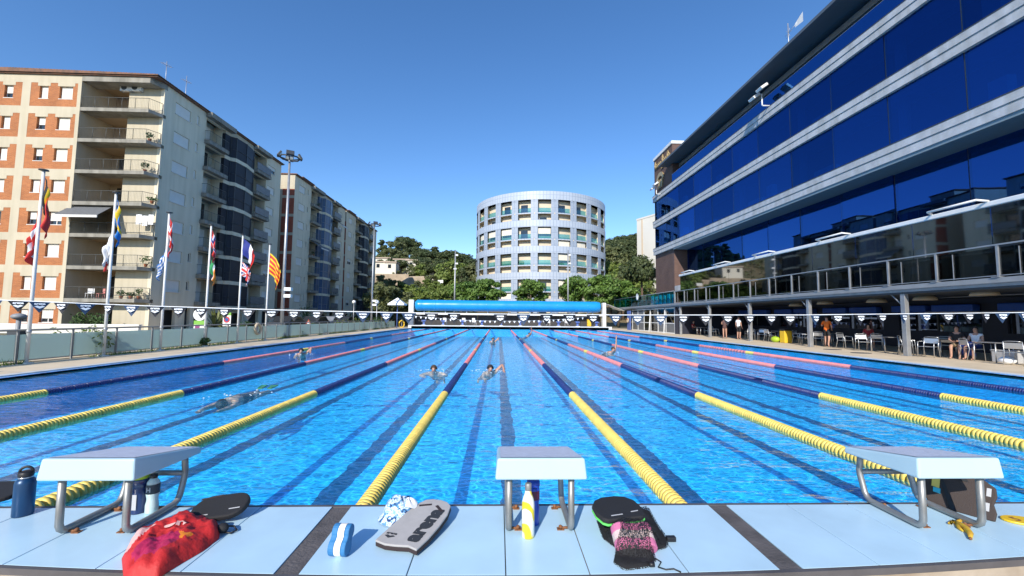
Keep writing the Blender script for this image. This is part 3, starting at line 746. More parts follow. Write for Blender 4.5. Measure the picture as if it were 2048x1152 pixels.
# soffit of the overhang and set-back lower glazing
MB().box(.0, 2.4, YN, 44.2, 9.60, 9.78).build('overhang_soffit', 'soffit_blue', rb)
def panes(x, z0, z1, y0, y1, step, m, nm='glazing'):
    y = y1; k = 0
    while y > y0+.1:
        a = max(y0, y-step); o_ = MB().box(-.04, .04, a+.025-y, -.025, 0, z1-z0).build(nm, m, rb); o_.location = (x+.04, y, z0); o_.rotation_euler = (0, rnd.gauss(0,.0022), rnd.gauss(0,.004)); y -= step; k += 1
    ml = MB(); y = y1
    while y > y0+.1: ml.box(x+.012, x+.1, y-.025, y+.025, z0, z1); y -= step
    ml.box(x+.014, x+.098, y0, y1, z0-.01, z0+.03); ml.build('glazing_frame', 'dark_metal', rb)
panes(.12, 14.2, 16.75, YN, YE-.25, 3.6, 'blue_mirror'); panes(.12, 10.63, 13.35, YN, YE-.25, 3.6, 'blue_mirror')
# rooms behind the tinted glass: columns, desks, ceiling lamps
mk('room_wall', (.10,.12,.15), .8, var=.2, scale=.4); mk('room_white', (.75,.75,.73), .6)
r_ = random.Random(31)
for zz, hh in ((14.2,2.55),(10.63,2.72)):
    y = 47
    while y > YN+2:
        MB().lathe([(.24,0),(.24,hh)], (1.25,y,zz), 14).build('interior_column', 'room_white', rb)
        if r_.random() < .6: MB().box(.7,1.4,y-3.2,y-1.6,zz+.02,zz+.74).build('desk', 'room_white', rb, bevel=.02)
        if r_.random() < .5: MB().box(.5,.9,y-5,y-4.3,zz+.02,zz+.95+r_.random()*.5).build('cabinet', 'turquoise', rb, bevel=.02)
        y -= 7.3
    MB().box(2.45,2.65,YN,44.4,zz-.6,zz+hh+.1).build('interior_wall', 'room_wall', rb)
panes(1.6, 4.1, 9.60, YN, 44.1, 3.6, 'blue_mirror')
panes(2.6, 17.0, 20.2, YN, 44.4, 3.2, 'blue_mirror')
MB().box(.3, 2.55, YN, YE, 17.4, 17.46).build('terrace_floor', 'band_concrete', rb)
# end of building, brick stair core
MB().box(.22, 6, 44.5, YE, 3.1, 22.4).build('brick_core', 'brown_brick', rb)
MB().box(.1, 6.1, 44.4, YE+.1, 22.4, 22.75).build('core_cap', 'white_paint', rb)
MB().box(2.7, 26, YN, 44.4, 3.1, 20.1).build('wall', 'dark_metal', rb)
MB().box(.22, 2.3, 38.5, 44.5, 4.75, 5.35).build('floor_band', 'band_concrete', rb)
# roof: thin dark edge, sloping soffit and a paler beam under it
rf = MB(); rf.prism([(-1.0,19.95),(-.95,20.2),(4,20.75),(26,20.75),(26,20.3),(2.4,20.3),(.6,20.02)], YN, 45.8, lambda x, y, z: (x, z, y)); rf.build('roof', 'roof_soffit', rb)
MB().prism([(1.0,19.55),(1.0,19.95),(1.5,20.05),(1.5,19.55)], YN, 45.0, lambda x, y, z: (x, z, y)).build('roof_beam', 'grey_metal', rb)
# top terrace balustrade
bal = MB(); bal.box(.05,.065,YN,44.3,17.52,18.55); bal.build('glass_balustrade', 'blue_balustrade', rb)
y = 44.0
ps = MB()
while y > YN: ps.box(.07,.11,y-.02,y+.02,17.5,18.56); y -= 2.1
ps.tube([(.07,YN,18.57),(.07,44.3,18.57)], .022, 6); ps.build('balustrade_post', 'galvanised', rb)
# lettering and emblem on the brick core: cursive strokes and a fish-like crest, raised bronze
def stroke(mb, pts, r=.05): mb.tube(pts, r, 5)
em = MB(); rr = random.Random(3)
def core_pt(u, v): return (.13, 49.8-u, v)
import itertools
u = .2
word = [.9,.45,.4,.45,.4,.2,1.0,.4,.42,.45,.85,.4]
for i, h in enumerate(word):
    pts = [core_pt(u+.30*math.sin(a)*.6+.06*a/6, 21.15+.1*u*.0+h*.5*(1-math.cos(a))) for a in [k*.7 for k in range(10)]]
    stroke(em, pts, .055); u += .40
stroke(em, [core_pt(.2,21.05), core_pt(2.2,21.0), core_pt(4.9,21.12)], .04)
for i in range(3): stroke(em, [core_pt(2.2+.35*i,20.45), core_pt(2.25+.35*i,20.8)], .07)
em.build('lettering', 'gold', rb)
cr_ = MB()
arc = [(.6+2.3*math.cos(a)*.5+1.2, 18.6+.95*math.sin(a)+.6) for a in [k*math.pi/10 for k in range(11)]]
inn = [(.6+1.5*math.cos(a)*.5+1.2, 18.6+.5*math.sin(a)+.55) for a in [k*math.pi/10 for k in range(11)]]
for (p0, p1, q0, q1) in zip(arc[:-1], arc[1:], inn[:-1], inn[1:]):
    cr_.prism([p0, p1, q1, q0], .06, .18, lambda x, y, z: (z, 49.8-x, y))
for i in range(3): cr_.prism([(1.0+.55*i,18.15),(1.25+.55*i,18.15),(1.55+.5*i,19.2),(1.3+.5*i,19.25)], .07, .2, lambda x, y, z: (z, 49.8-x, y))
cr_.build('emblem', 'gold', rb)
# roof aerials of this building
def mast(q, X, h, label, vane):
    p = onx(*q, X); t = thing('roof_mast', label, 'mast', (X, p.y, 20.72), 0, 'masts on the sports building roof')
    MB().tube([(0,0,0),(0,0,h)], .035, 6).build('pole', 'galvanised', t)
    if vane:
        MB().tube([(0,0,h*.72),(0,-.9,h*.78)], .02, 5).face([(0,-.7,h*.70),(0,-1.5,h*.66),(0,-1.5,h*.92),(0,-.7,h*.80)]).build('vane', 'white_paint', t)
        e = MB()
        for k in range(6): a = k*math.pi/3; e.tube([(0,0,h*.72),(0,.35*math.cos(a),h*.72+.35*math.sin(a))], .014, 4)
        e.build('spokes', 'galvanised', t)
    else: MB().tube([(0,-.25,h*.9),(0,.25,h*.9)], .014, 4).tube([(0,.25,h*.6),(0,.25,h*1.1)], .012, 4).build('crossbar', 'galvanised', t)
for q, h, vane, lab in (((1577,80),2.8,True,'tall mast with a white vane on the sports building roof'), ((1543,112),1.3,False,'short forked aerial on the sports building roof, below the vane mast'), ((1412,234),1.0,False,'small thin aerial near the far end of the sports building roof')):
    p = onx(*q, 21.0); d0 = onx(*q, 21.0)
    mast(q, 21.0, h, lab, vane)
def wall_flood(p, label):
    t = thing('floodlight', label, 'floodlight', p, 0, 'floodlights on brackets of the sports building')
    MB().tube([(.35,0,-.9),(-.55,0,-.9),(-.6,0,-.85),(-.6,0,0)], .05, 8).build('bracket', 'white_paint', t)
    for k, (dy, rz) in enumerate(((-.35,.3),(.3,-.2))):
        h = MB(); c, s = math.cos(.6), math.sin(.6)
        fn = lambda x, y, z: (-.6-.25+x*c-z*s, dy*1.4+y, .12-.25*k+x*s+z*c)
        h.prism([(-.3,-.34),(.3,-.34),(.34,-.2),(.34,.2),(.3,.34),(-.3,.34)], 0, .2, fn); o = h.build('lamp_housing', 'white_paint', t, bevel=.03)
        g = MB(); g.prism([(-.25,-.28),(.27,-.28),(.27,.28),(-.25,.28)], -.012, -.001, fn); g.build('lamp_lens', 'lamp_glass', t)
wall_flood((XF, onx(1527,215,XF-.5).y, onx(1524,190,XF-.5).z), 'white twin floodlight on a bracket over the top glazed band')
wall_flood((XF, 47.5, onx(1313,375,XF-.5).z), 'white twin floodlight on a bracket by the brick core with the emblem')
# turquoise loungers on the top terrace
for i, q in enumerate([(1383,330),(1598,172),(1572,186),(1672,105),(1640,128)]):
    p = onx(*q, XF+.7); t = thing('terrace_sofa', ['turquoise sofa on the top terrace near the far end','larger turquoise sofa on the top terrace beside the floodlight','low turquoise seat left of the larger sofa on the top terrace','upper turquoise seat on the top terrace toward the right edge','low pale turquoise seat on the top terrace below the upper one'][i], 'sofa', (XF+.8, p.y, 17.47), 0, 'turquoise seats on the top terrace')
    MB().box(-.4,.4,-.8,.8,.02,.42).build('seat', 'turquoise', t, bevel=.04); MB().box(.25,.45,-.8,.8,.43,.9).build('backrest', 'turquoise', t, bevel=.05)

# ---- lower terrace over the cafe
ct = thing('cafe_terrace', 'grey steel terrace with railing and smoked glass screen above the poolside cafe', 'terrace', (17.3, 0, 0))
Y1 = 60.0
MB().box(.0, 14, YN, Y1, 2.78, 3.04).build('slab', 'galvanised', ct)
MB().box(-.12, .0, YN, Y1, 2.9, 3.08).build('fascia', 'grey_metal', ct)
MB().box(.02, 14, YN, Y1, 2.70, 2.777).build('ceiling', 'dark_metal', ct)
for k in range(-1, 7):
    y = 3.5+5.55*k
    if y > 38: break
    c = MB(); c.box(.03,.21,y-.1,y+.1,.03,2.77); c.box(-.01,.25,y-.14,y+.14,.03,.06); c.build('column', 'galvanised', ct, bevel=.008)
    MB().tube([(.12,y+.08,2.2),(.12,y+.6,2.72)], .03, 6).build('brace', 'grey_metal', ct)
# railing
y = 37.7; k = 0
rp = MB(); 
while y > YN+1:
    MB().box(-.03,.03,y-.035,y+.035,3.08,4.22).box(-.16,.05,y-.12,y+.12,3.085,3.11).build('railing_post', 'galvanised', ct)
    rp.box(-.01,.01,y-.62,y-.60,3.12,4.1); y -= 2.05
rp.box(-.035,.035,YN,37.75,4.22,4.27); rp.box(-.02,.02,YN,37.7,3.14,3.17); rp.build('railing', 'galvanised', ct)
MB().box(.02,.035,YN,37.7,3.18,4.15).build('railing_glass', 'smoke_glass', ct)
# smoked screen with a white awning cassette above it
y = 37.7
while y > YN: MB().box(.55,.58,max(YN,y-2.9)+.012,y-.012,3.06,5.75).build('screen_pane', 'smoke_screen', ct); y -= 2.9
MB().box(.45,.66,YN,37.8,5.76,5.95).build('awning_cassette', 'white_paint', ct, bevel=.03)
for y in (5.6, 11.6, 17.6, 23.4, 28.6, 34.6):
    MB().tube([(.5,y,5.97),(.1,y+.05,6.02),(.1,y+1.8,6.0),(.5,y+2.0,5.97)], .045, 6).build('awning_arm', 'white_paint', ct)
# turquoise far end of the terrace
yy = 38.0
MB().box(.0,.02,38.0,59.5,3.1,4.3).build('teal_balustrade', 'teal_glass', ct)
MB().box(.0,6.0,59.5,59.52,3.1,4.8).build('teal_balustrade', 'teal_glass', ct)
rr2 = MB(); rr2.tube([(.01,38,4.33),(.01,59.5,4.33),(6,59.5,4.33)], .03, 6)
for k in range(9): rr2.box(.03,.07,38+2.65*k,38.05+2.65*k,3.05,4.32)
rr2.build('railing', 'galvanised', ct)
for i in range(6):
    t = thing('sun_lounger', 'turquoise lounger folded upright behind the teal glass of the terrace end', 'sun lounger', (17.75, 39.2+1.15*i, 3.05), 0, 'turquoise loungers in a row on the terrace end')
    MB().box(-.05,.05,-.3,.3,.1,1.0 + .1*(i%2)).build('pad', 'turquoise', t, bevel=.03); MB().box(.055,.09,-.32,.32,.0,1.05).build('frame', 'galvanised', t)
# cafe under the terrace
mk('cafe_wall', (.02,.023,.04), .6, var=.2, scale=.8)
mk('blue_blind', (.02,.09,.42), .5, var=.1)
cf = thing('cafe', 'dark navy cafe front with wide windows and blue blinds under the terrace', 'cafe', (23.4, 0, 0))
holes = []
yy = 36.5
while yy > YN+4: holes.append((yy-4.2, yy, 1.0, 2.25)); yy -= 5.2
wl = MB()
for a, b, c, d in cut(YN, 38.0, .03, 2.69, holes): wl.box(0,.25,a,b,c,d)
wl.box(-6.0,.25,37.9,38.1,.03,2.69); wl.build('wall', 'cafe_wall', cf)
for a, b, c, d in holes:
    g = MB().box(.1,.14,a,b,c,d).build('window', 'cafe_glass', cf); MB().box(.05,.1,a-.02,b+.02,c-.05,c).box(.05,.1,(a+b)/2-.03,(a+b)/2+.03,c,d).build('window_frame', 'dark_metal', g)
    MB().box(-.45,-.02,a,(a+b)/2-.15,2.02,2.4).box(-.45,-.02,(a+b)/2+.15,b,2.02,2.4).build('blind', 'blue_blind', cf, bevel=.05)
MB().tube([(-3.6,YN,1.95),(-3.6,16,1.95)], .02, 5).tube([(-3.6,YN,2.6),(-3.6,16,2.6)], .02, 5).build('cable_rail', 'galvanised', cf)
# white framed kiosk under the far end of the terrace
ki = thing('glazed_kiosk', 'white framed glass kiosk under the far end of the terrace', 'kiosk', (17.5, 38.4, .03))
fr_ = MB()
for y in (0, 2.2, 4.4, 6.6, 8.8, 11.0, 13.2): fr_.box(0,.1,y-.05,y+.05,0,2.7)
fr_.box(.01,.09,0,13.2,2.55,2.66).box(.01,.09,0,13.2,0,.1).box(.01,.09,0,13.2,1.0,1.08); fr_.build('frame', 'white_paint', ki)
MB().box(.04,.05,.05,13.15,.1,2.55).build('glazing', 'smoke_glass', ki); MB().box(.03,.06,.06,4.3,.11,.99).build('panel', 'railing_panel', ki); MB().box(.03,.06,9,13.1,.11,2.4).build('panel', 'railing_panel', ki)
MB().box(2.4,2.5,0,13.2,0,2.6).build('rear_wall', 'navy_glazing', ki)
for y in (1.0, 5.2): MB().tube([(-.7,y,.0),(.0,y+1.4,2.6)], .05, 6).build('brace', 'white_paint', ki)
for i, (x, y) in enumerate(((17.2, 41.5),)):
    pass
# ================================================================== round tower
mk('lattice_white', (.42,.48,.57), .45, var=.04, scale=.4)
mk('lattice_white_fine', (.34,.40,.49), .5, var=.06, scale=2)
mk('tower_cream', (.66,.57,.43), .85, var=.1, scale=.25)
clear_mat('pale_teal', (.50,.80,.82), .14)
mk('tower_blind', (.72,.67,.56), .7)
mk('wood_brown', (.20,.13,.08), .6)
# screens made of narrow perforated sheets: joints round the drum and at each rail height
for nm_, step in (('lattice_white', 2.6), ('lattice_white_fine', 1.15)):
    m = M[nm_]; n = m.node_tree; b = n.nodes['Principled BSDF']; L = n.links.new; src = b.inputs['Base Color'].links[0].from_socket
    tc = n.nodes.new('ShaderNodeTexCoord'); sp = n.nodes.new('ShaderNodeSeparateXYZ'); L(tc.outputs['Object'], sp.inputs[0])
    def mth(op, a, b_=None):
        q = n.nodes.new('ShaderNodeMath'); q.operation = op
        for i, k in enumerate((a, b_)):
            if k is None: continue
            if isinstance(k, (int, float)): q.inputs[i].default_value = k
            else: L(k, q.inputs[i])
        return q.outputs[0]
    ang = mth('MULTIPLY', mth('ARCTAN2', sp.outputs[1], sp.outputs[0]), 57.2958/step); l1 = mth('LESS_THAN', mth('FRACT', ang), .16)
    l2 = mth('LESS_THAN', mth('FRACT', mth('MULTIPLY', sp.outputs[2], .69)), .07); ln = mth('MAXIMUM', l1, l2)
    mx = n.nodes.new('ShaderNodeMix'); mx.data_type = 'RGBA'; mx.blend_type = 'MULTIPLY'; L(mth('MULTIPLY', ln, .55), mx.inputs[0]); L(src, mx.inputs[6]); mx.inputs[7].default_value = (.45,.5,.6,1); L(mx.outputs[2], b.inputs['Base Color'])
tw = thing('round_tower', 'round white balcony tower rising behind the trees beyond the pool', 'tower', (10.6, 106, -1))
RT = 17.0; NB = 23; A0 = math.atan2(-1, 0) - R(2.4) + R(0)       # the bay nearest the camera
def cyl(p, r, a): return (r*math.cos(a), r*math.sin(a))
def arcslab(mb, r0, r1, a0, a1, z0, z1, n=4):
    for k in range(n):
        b0 = a0+(a1-a0)*k/n; b1 = a0+(a1-a0)*(k+1)/n
        mb.prism([cyl(0,r0,b0), cyl(0,r1,b0), cyl(0,r1,b1), cyl(0,r0,b1)], z0, z1)
def D2z(y): return 1.52 + (634-y)/825.5*(91.8) + 1          # front surface
FLH = 2.99; TOPZ = D2z(375)
# inner wall and slabs
MB().lathe([(RT-1.15, 0), (RT-1.15, TOPZ-1.0)], n=92, smooth=False).build('inner_wall', 'tower_cream', tw)
slab_top = D2z(395+1)
zf = [TOPZ-2.0 - FLH*(k+1) for k in range(10)]                # floor levels, top down
for z in zf: MB().lathe([(RT-2, z-.25), (RT-.06, z-.25), (RT-.06, z), (RT-2, z)], n=92, smooth=False).build('floor_slab', 'tower_cream', tw)
MB().lathe([(0, TOPZ-1.95), (RT-.06, TOPZ-1.95), (RT-.06, TOPZ-1.7), (0, TOPZ-1.7)], n=92, smooth=False).build('roof', 'tower_cream', tw)
def ring(z0, z1, r=RT): 
    MB().lathe([(r-.1, z0), (r, z0), (r, z1), (r-.1, z1), (r-.1, z0)], n=92, smooth=False).build('screen_band', 'lattice_white', tw)
ring(TOPZ-1.95, TOPZ)
for k in (1, 3, 5, 7, 9): ring(zf[k]-.25, zf[k]+1.35, RT+.01)
# vertical screens between the bays, each of two leaves with a slot
bay = 2*math.pi/NB; opn = R(9.9)
pc = MB()
for s in (-1, 1):
    a = bay/2 + s*R(1.55); arcslab(pc, RT-.14, RT-.04, a-R(1.15), a+R(1.15), zf[-1], TOPZ-1.9, 2)
arcslab(pc, RT-.2, RT-.13, bay/2-R(.42), bay/2+R(.42), zf[-1], TOPZ-1.9, 1)
pm = pc.mesh('vertical_screen', 'lattice_white_fine')
gl = MB(); arcslab(gl, RT-.3, RT-.27, -opn/2, opn/2, .02, 1.1, 2); glm = gl.mesh('glass_railing', 'pale_teal')
fx = MB(); arcslab(fx, RT-.33, RT-.24, -opn/2, opn/2, 1.1, 1.15, 2); fe_ = MB(); arcslab(fe_, RT-.12, RT-.02, -opn/2, opn/2, -.22, .05, 2); fem = fe_.mesh('slab_edge', 'lattice_white'); fxm = fx.mesh('railing_rail', 'pale_teal')
bl = MB(); arcslab(bl, RT-.5, RT-.46, -opn/2, opn/2, 1.16, 2.6, 2); blm = bl.mesh('roller_blind', 'tower_blind')
bl2 = MB(); arcslab(bl2, RT-.5, RT-.46, -opn/2, opn/2, 1.0, 2.6, 2); bl2m = bl2.mesh('roller_blind', 'tower_blind')
dr = MB(); arcslab(dr, RT-1.14, RT-1.10, -opn*.4, opn*.2, .02, 2.1, 2); drm = dr.mesh('balcony_door', 'window_glass')
wd = MB(); arcslab(wd, RT-1.15, RT-.2, bay/2-R(.3), bay/2+R(.3), .01, 2.56, 1); wdm = wd.mesh('party_wall', 'tower_cream')
r_ = random.Random(12)
for i in range(NB):
    a = A0 + bay*i; put('vertical_screen', pm, tw, (0,0,0), a)
    vis = math.cos(a+math.pi/2) > -.15
    if not vis: continue
    for k, z in enumerate(zf[:9]):
        put('party_wall', wdm, tw, (0,0,z), a)
        if k % 2 == 0: put('glass_railing', glm, tw, (0,0,z), a)
        if k % 2 == 0: put('railing_rail', fxm, tw, (0,0,z), a); put('slab_edge', fem, tw, (0,0,z), a)
        if r_.random() < (.14 if k % 2 == 0 else .2): put('roller_blind', blm if k % 2 == 0 else bl2m, tw, (0,0,z), a)
        elif r_.random() < .25: put('balcony_door', drm, tw, (0,0,z), a)

# ================================================================== white slab block far right
mk('white_render', (.68,.66,.60), .9, var=.06, scale=.1)
mk('pale_orange', (.62,.50,.36), .9)
p0 = onx(1290,420,42.3)
wb = thing('white_building', 'tall narrow white building on the slope, just left of the brick stair core', 'building', (41.9, 121.2, 0), R(-65.3))
MB().box(0,16,0,9,8,31.6).build('wall', 'white_render', wb)
MB().box(1.9,2.5,-.06,-.005,8,31.5).build('stripe', 'pale_orange', wb)
MB().box(-.1,16.1,-.1,9.1,31.602,32.1).build('parapet', 'white_render', wb)
for k in range(7): MB().box(-.5,-.005,1.5,4,10+2.9*k,11.1+2.9*k).build('balcony', 'white_render', wb)

# ================================================================== hills
mk('hill_soil', (.24,.17,.09), .95, col2=(.07,.085,.03), scale=.06, detail=10, bump=.6, bscale=.8)
def hz(x, y):
    """height of the ground beyond the pool"""
    t = max(0, min(1, (y-66)/110)); t2 = max(0, min(1, (y-176)/150))
    left = 14*math.exp(-((x+75)/60)**2); right = 18*math.exp(-((x-85)/48)**2); base = 14.5
    h = (base+left+right)*(t*t*(3-2*t)) - 8*t2
    return h + 2.2*mnoise.noise(Vector((x*.03, y*.03, 1)))*t
hm = MB()
xs_ = [-300+9*i for i in range(67)]; ys_ = [64+6*j for j in range(54)]
hm.grid([[(x, y, hz(x, y)-.06) for y in ys_] for x in xs_], True); struct(hm.build('hillside', 'hill_soil'))

# ================================================================== trees
def leaf_material(name, c1, c2):
    m = bpy.data.materials.new(name); m.use_nodes = True; n = m.node_tree; b = n.nodes['Principled BSDF']; L = n.links.new
    g = n.nodes.new('ShaderNodeNewGeometry'); tc = n.nodes.new('ShaderNodeTexCoord'); ns = n.nodes.new('ShaderNodeTexNoise'); ns.inputs['Scale'].default_value = .55; ns.inputs['Detail'].default_value = 3
    L(tc.outputs['Object'], ns.inputs['Vector'])
    ad = n.nodes.new('ShaderNodeMath'); ad.operation = 'MULTIPLY_ADD'; ad.inputs[1].default_value = .55
    L(g.outputs['Random Per Island'], ad.inputs[0]); L(ns.outputs['Fac'], ad.inputs[2])
    r = n.nodes.new('ShaderNodeValToRGB'); r.color_ramp.elements[0].color = (*c1, 1); r.color_ramp.elements[1].color = (*c2, 1); r.color_ramp.elements[0].position = .35; r.color_ramp.elements[1].position = 1.0
    L(ad.outputs[0], r.inputs[0]); L(r.outputs[0], b.inputs['Base Color']); b.inputs['Roughness'].default_value = .6
    t = n.nodes.new('ShaderNodeBsdfTranslucent'); L(r.outputs[0], t.inputs[0]); mx = n.nodes.new('ShaderNodeMixShader'); mx.inputs[0].default_value = .3
    L(b.outputs[0], mx.inputs[1]); L(t.outputs[0], mx.inputs[2]); L(mx.outputs[0], n.nodes['Material Output'].inputs[0]); M[name] = m
leaf_material('leaf_plane', (.05,.12,.018), (.16,.27,.05))
leaf_material('leaf_pine', (.035,.06,.022), (.11,.14,.05))
leaf_material('leaf_olive', (.06,.085,.03), (.17,.19,.07))
leaf_material('leaf_light', (.07,.13,.02), (.22,.28,.06))
mk('bark', (.10,.075,.05), .9, var=.3, scale=6)
mk('bark_pine', (.13,.085,.06), .9, var=.3, scale=4)
def tree_meshes(seed, h, crown_r, crown_h, nclump, nleaf, leaf, lm, bk, flat=False, shape='round'):
    r = random.Random(seed); cr = MB(); tk = MB()
    zc = h - crown_h/2
    lean = (r.uniform(-.3,.3), r.uniform(-.3,.3))
    tk.tube([(0,0,-.3), (lean[0]*.3,lean[1]*.3,h*.25), (lean[0],lean[1],zc-crown_h*.15), (lean[0]*1.2,lean[1]*1.2,zc+crown_h*.2)], [h*.028,h*.021,h*.015,h*.006], 7)
    for i in range(nclump):
        while True:
            d = Vector((r.uniform(-1,1), r.uniform(-1,1), r.uniform(-1,1)))
            if .2 < d.length < 1: break
        if shape == 'cone': f = 1-(d.z+1)/2*.85; d.x *= f; d.y *= f
        if shape == 'umbrella': d.z = abs(d.z)*.9-.25 if d.z > -.5 else -.3
        c = Vector((lean[0]+d.x*crown_r*.82, lean[1]+d.y*crown_r*.82, zc+d.z*crown_h*.42))
        q = r.uniform(.6,1.15)*crown_r*(.36 if shape != 'cone' else .26)
        if i % 3 == 0:
            s = Vector((lean[0],lean[1],zc-crown_h*.2)); m_ = (s+c)/2 - Vector((0,0,.1*crown_h)); tk.tube([s, m_, c], [h*.009,h*.006,h*.002], 5)
        for k in range(nleaf):
            e = Vector((r.gauss(0,1), r.gauss(0,1), r.gauss(0,1))); e.normalize(); e *= q*(.45+.55*r.random()); e.z *= .62
            p = c+e; nrm = (e.normalized()+Vector((r.gauss(0,.5), r.gauss(0,.5), r.gauss(.4,.5)))).normalized()
            a = nrm.orthogonal().normalized(); a.rotate(Matrix.Rotation(r.uniform(0,6.28), 3, nrm)); b = nrm.cross(a); s = leaf*r.uniform(.6,1.3)
            cr.face([p-a*s, p+b*s*.6, p+a*s, p-b*s*.6])
    return cr.mesh('crown', lm), tk.mesh('trunk', bk)
def plant(name, me, loc, label, group=None, rz=0, s=1.0, sz=None):
    t = thing(name, label, 'tree', loc, rz, group); t.scale = (s, s, sz or s)
    put('crown', me[0], t); put('trunk', me[1], t); return t
plA = tree_meshes(1, 8.6, 3.6, 5.6, 30, 170, .24, 'leaf_plane', 'bark')
plB = tree_meshes(2, 8.4, 3.3, 5.4, 28, 170, .24, 'leaf_plane', 'bark')
for i, (px, top, Y, me, s, rz, lab) in enumerate([
    (937, 560, 66, plA, .96, 0, 'leafy green tree at the left end of the row below the round tower'),
    (978, 553, 67, plB, 1.0, 1.2, 'leafy green tree left of the gap under the round tower'),
    (1066, 555, 66, plB, .98, 2.6, 'leafy green tree standing alone below the middle of the round tower'),
    (1150, 549, 68, plA, 1.0, 3.9, 'leafy green tree behind the right floodlight mast of the far end'),
    (1196, 545, 66, plB, 1.06, 5.0, 'broad leafy green tree below the right edge of the round tower'),
    (1236, 556, 67, plA, 1.0, 2.0, 'leafy green tree at the right end of the row by the kiosk')]):
    p = ony(px, top, Y); g = -.1 if Y < 66 else hz(p.x, Y)
    hgt = p.z-g; plant('plane_tree', me, (p.x, Y, g), lab, 'trees in a row beyond the far end of the pool', rz, s, hgt/8.5)
bush = tree_meshes(6, 3.4, 2.0, 3.2, 14, 120, .16, 'leaf_light', 'bark'); bushd = tree_meshes(7, 3.4, 2.1, 3.3, 14, 120, .17, 'leaf_olive', 'bark')
pine = tree_meshes(3, 12, 4.6, 6.5, 30, 130, .30, 'leaf_pine', 'bark_pine', shape='umbrella')
pine2 = tree_meshes(4, 12, 3.4, 9.5, 34, 110, .30, 'leaf_pine', 'bark_pine', shape='cone')
oak = tree_meshes(5, 9, 4.2, 6.6, 28, 120, .30, 'leaf_olive', 'bark')
lite = tree_meshes(8, 8, 3.6, 6.0, 26, 120, .28, 'leaf_light', 'bark')
# trees one can tell apart near the pool's far end
def at_px(name, me, px, top, Y, base_h, lab, group=None, s=1.0, rz=0.):
    p = ony(px, top, Y); g = hz(p.x, Y); h = max(2, p.z-g); return plant(name, me, (p.x, Y, g), lab, group, rz, s*h/base_h, h/base_h)
at_px('pine_tree', pine, 1284, 498, 70, 12, 'tall dark pine tree rising beside the brick stair core', s=.75)
at_px('pine_tree', pine2, 1245, 520, 84, 12, 'dark tree between the round tower and the tall pine', s=.8, rz=1)
at_px('dark_tree', oak, 766, 560, 62, 9, 'dark tree behind the far floodlight mast on the left', s=1.0)
at_px('dark_tree', oak, 792, 572, 64, 9, 'dark low tree behind the white parasol', s=1.1, rz=2)
at_px('light_tree', lite, 838, 575, 66, 8, 'light green tree above the left end of the blue cover roll', s=1.1)
at_px('light_tree', lite, 880, 578, 65, 8, 'light green tree left of the tall grey mast', s=1.1, rz=2)
at_px('dark_tree', oak, 815, 580, 72, 9, 'olive tree between the parasol and the blue cover roll', s=1.2, rz=4)
at_px('grey_tree', pine2, 925, 528, 96, 12, 'grey green drooping conifer at the left foot of the round tower', s=.9)
at_px('light_tree', lite, 905, 520, 105, 8, 'pale green tree on the slope left of the drooping conifer', s=.9, rz=1)
at_px('round_tree', lite, 842, 527, 118, 8, 'bright round tree standing in front of the hillside houses', s=.9, rz=2)
at_px('round_tree', oak, 795, 540, 118, 9, 'dark round tree below the white hillside houses', s=.9, rz=3)
r_ = random.Random(44)
hg = 'trees covering the hillside on the left'; hl = 'one of the pines and oaks crowding the slope left of the round tower'
hillL = [(770,486,pine2),(768,474,pine2),(783,492,oak),(806,466,pine),(815,470,pine),(797,478,oak),(832,488,pine),(846,492,pine),(858,495,pine),(872,487,pine2),(885,497,pine),(900,495,pine),(915,500,pine),(930,503,pine),(944,508,pine),
         (760,500,oak),(775,505,oak),(790,507,pine),(812,500,oak),(824,505,pine2),(840,508,pine),(856,512,oak),(870,510,pine),(884,514,oak),(898,512,pine),(912,515,lite),(928,518,lite),(942,522,oak),
         (762,516,oak),(806,515,pine),(830,516,oak),(864,522,pine),(892,522,oak),(918,528,lite),(938,532,oak),(780,514,pine),(955,520,pine),(965,530,oak)]
for i, (px, py, me) in enumerate(hillL):
    Y = 165 - (py-470)*.9 + r_.uniform(-6,6); p = ony(px+r_.uniform(-3,3), py, Y); g = hz(p.x, Y); h = min(14, max(5.5, p.z-g))
    plant('hillside_tree', me, (p.x, Y, max(g, p.z-h)-.3), hl, hg, r_.uniform(0,6), h/8.5*r_.uniform(.9,1.2), h/(12 if me in (pine, pine2) else 9))
hl2 = 'one of the lower shrubby trees on the slope between the houses and the cover roll'; hg2 = 'shrubby trees on the lower slope'
for i, (px, py, me) in enumerate([(765,548,bushd),(782,556,bushd),(762,572,bushd),(778,578,bushd),(800,560,bush),(818,566,bush),(832,560,bushd),(850,556,bush),(862,548,bushd),(874,560,bush),(888,566,bush),(890,545,bushd),(902,552,bushd),(858,570,bush),(905,572,bush),(826,582,bush),(846,585,bushd),(868,588,bush),(893,588,bushd),(775,592,bushd),(758,585,bushd),(810,590,bush),(902,588,bush)]):
    Y = 112 - (py-545)*.95 + r_.uniform(-3,3); p = ony(px, py, Y); g = hz(p.x, Y); s = r_.uniform(1.0,1.6)
    plant('slope_shrub', me, (p.x, Y, p.z-3.4*s), hl2, hg2, r_.uniform(0,6), s)
hl3 = 'one of the round pines and oaks on the slope right of the round tower'; hg3 = 'trees covering the hillside on the right'
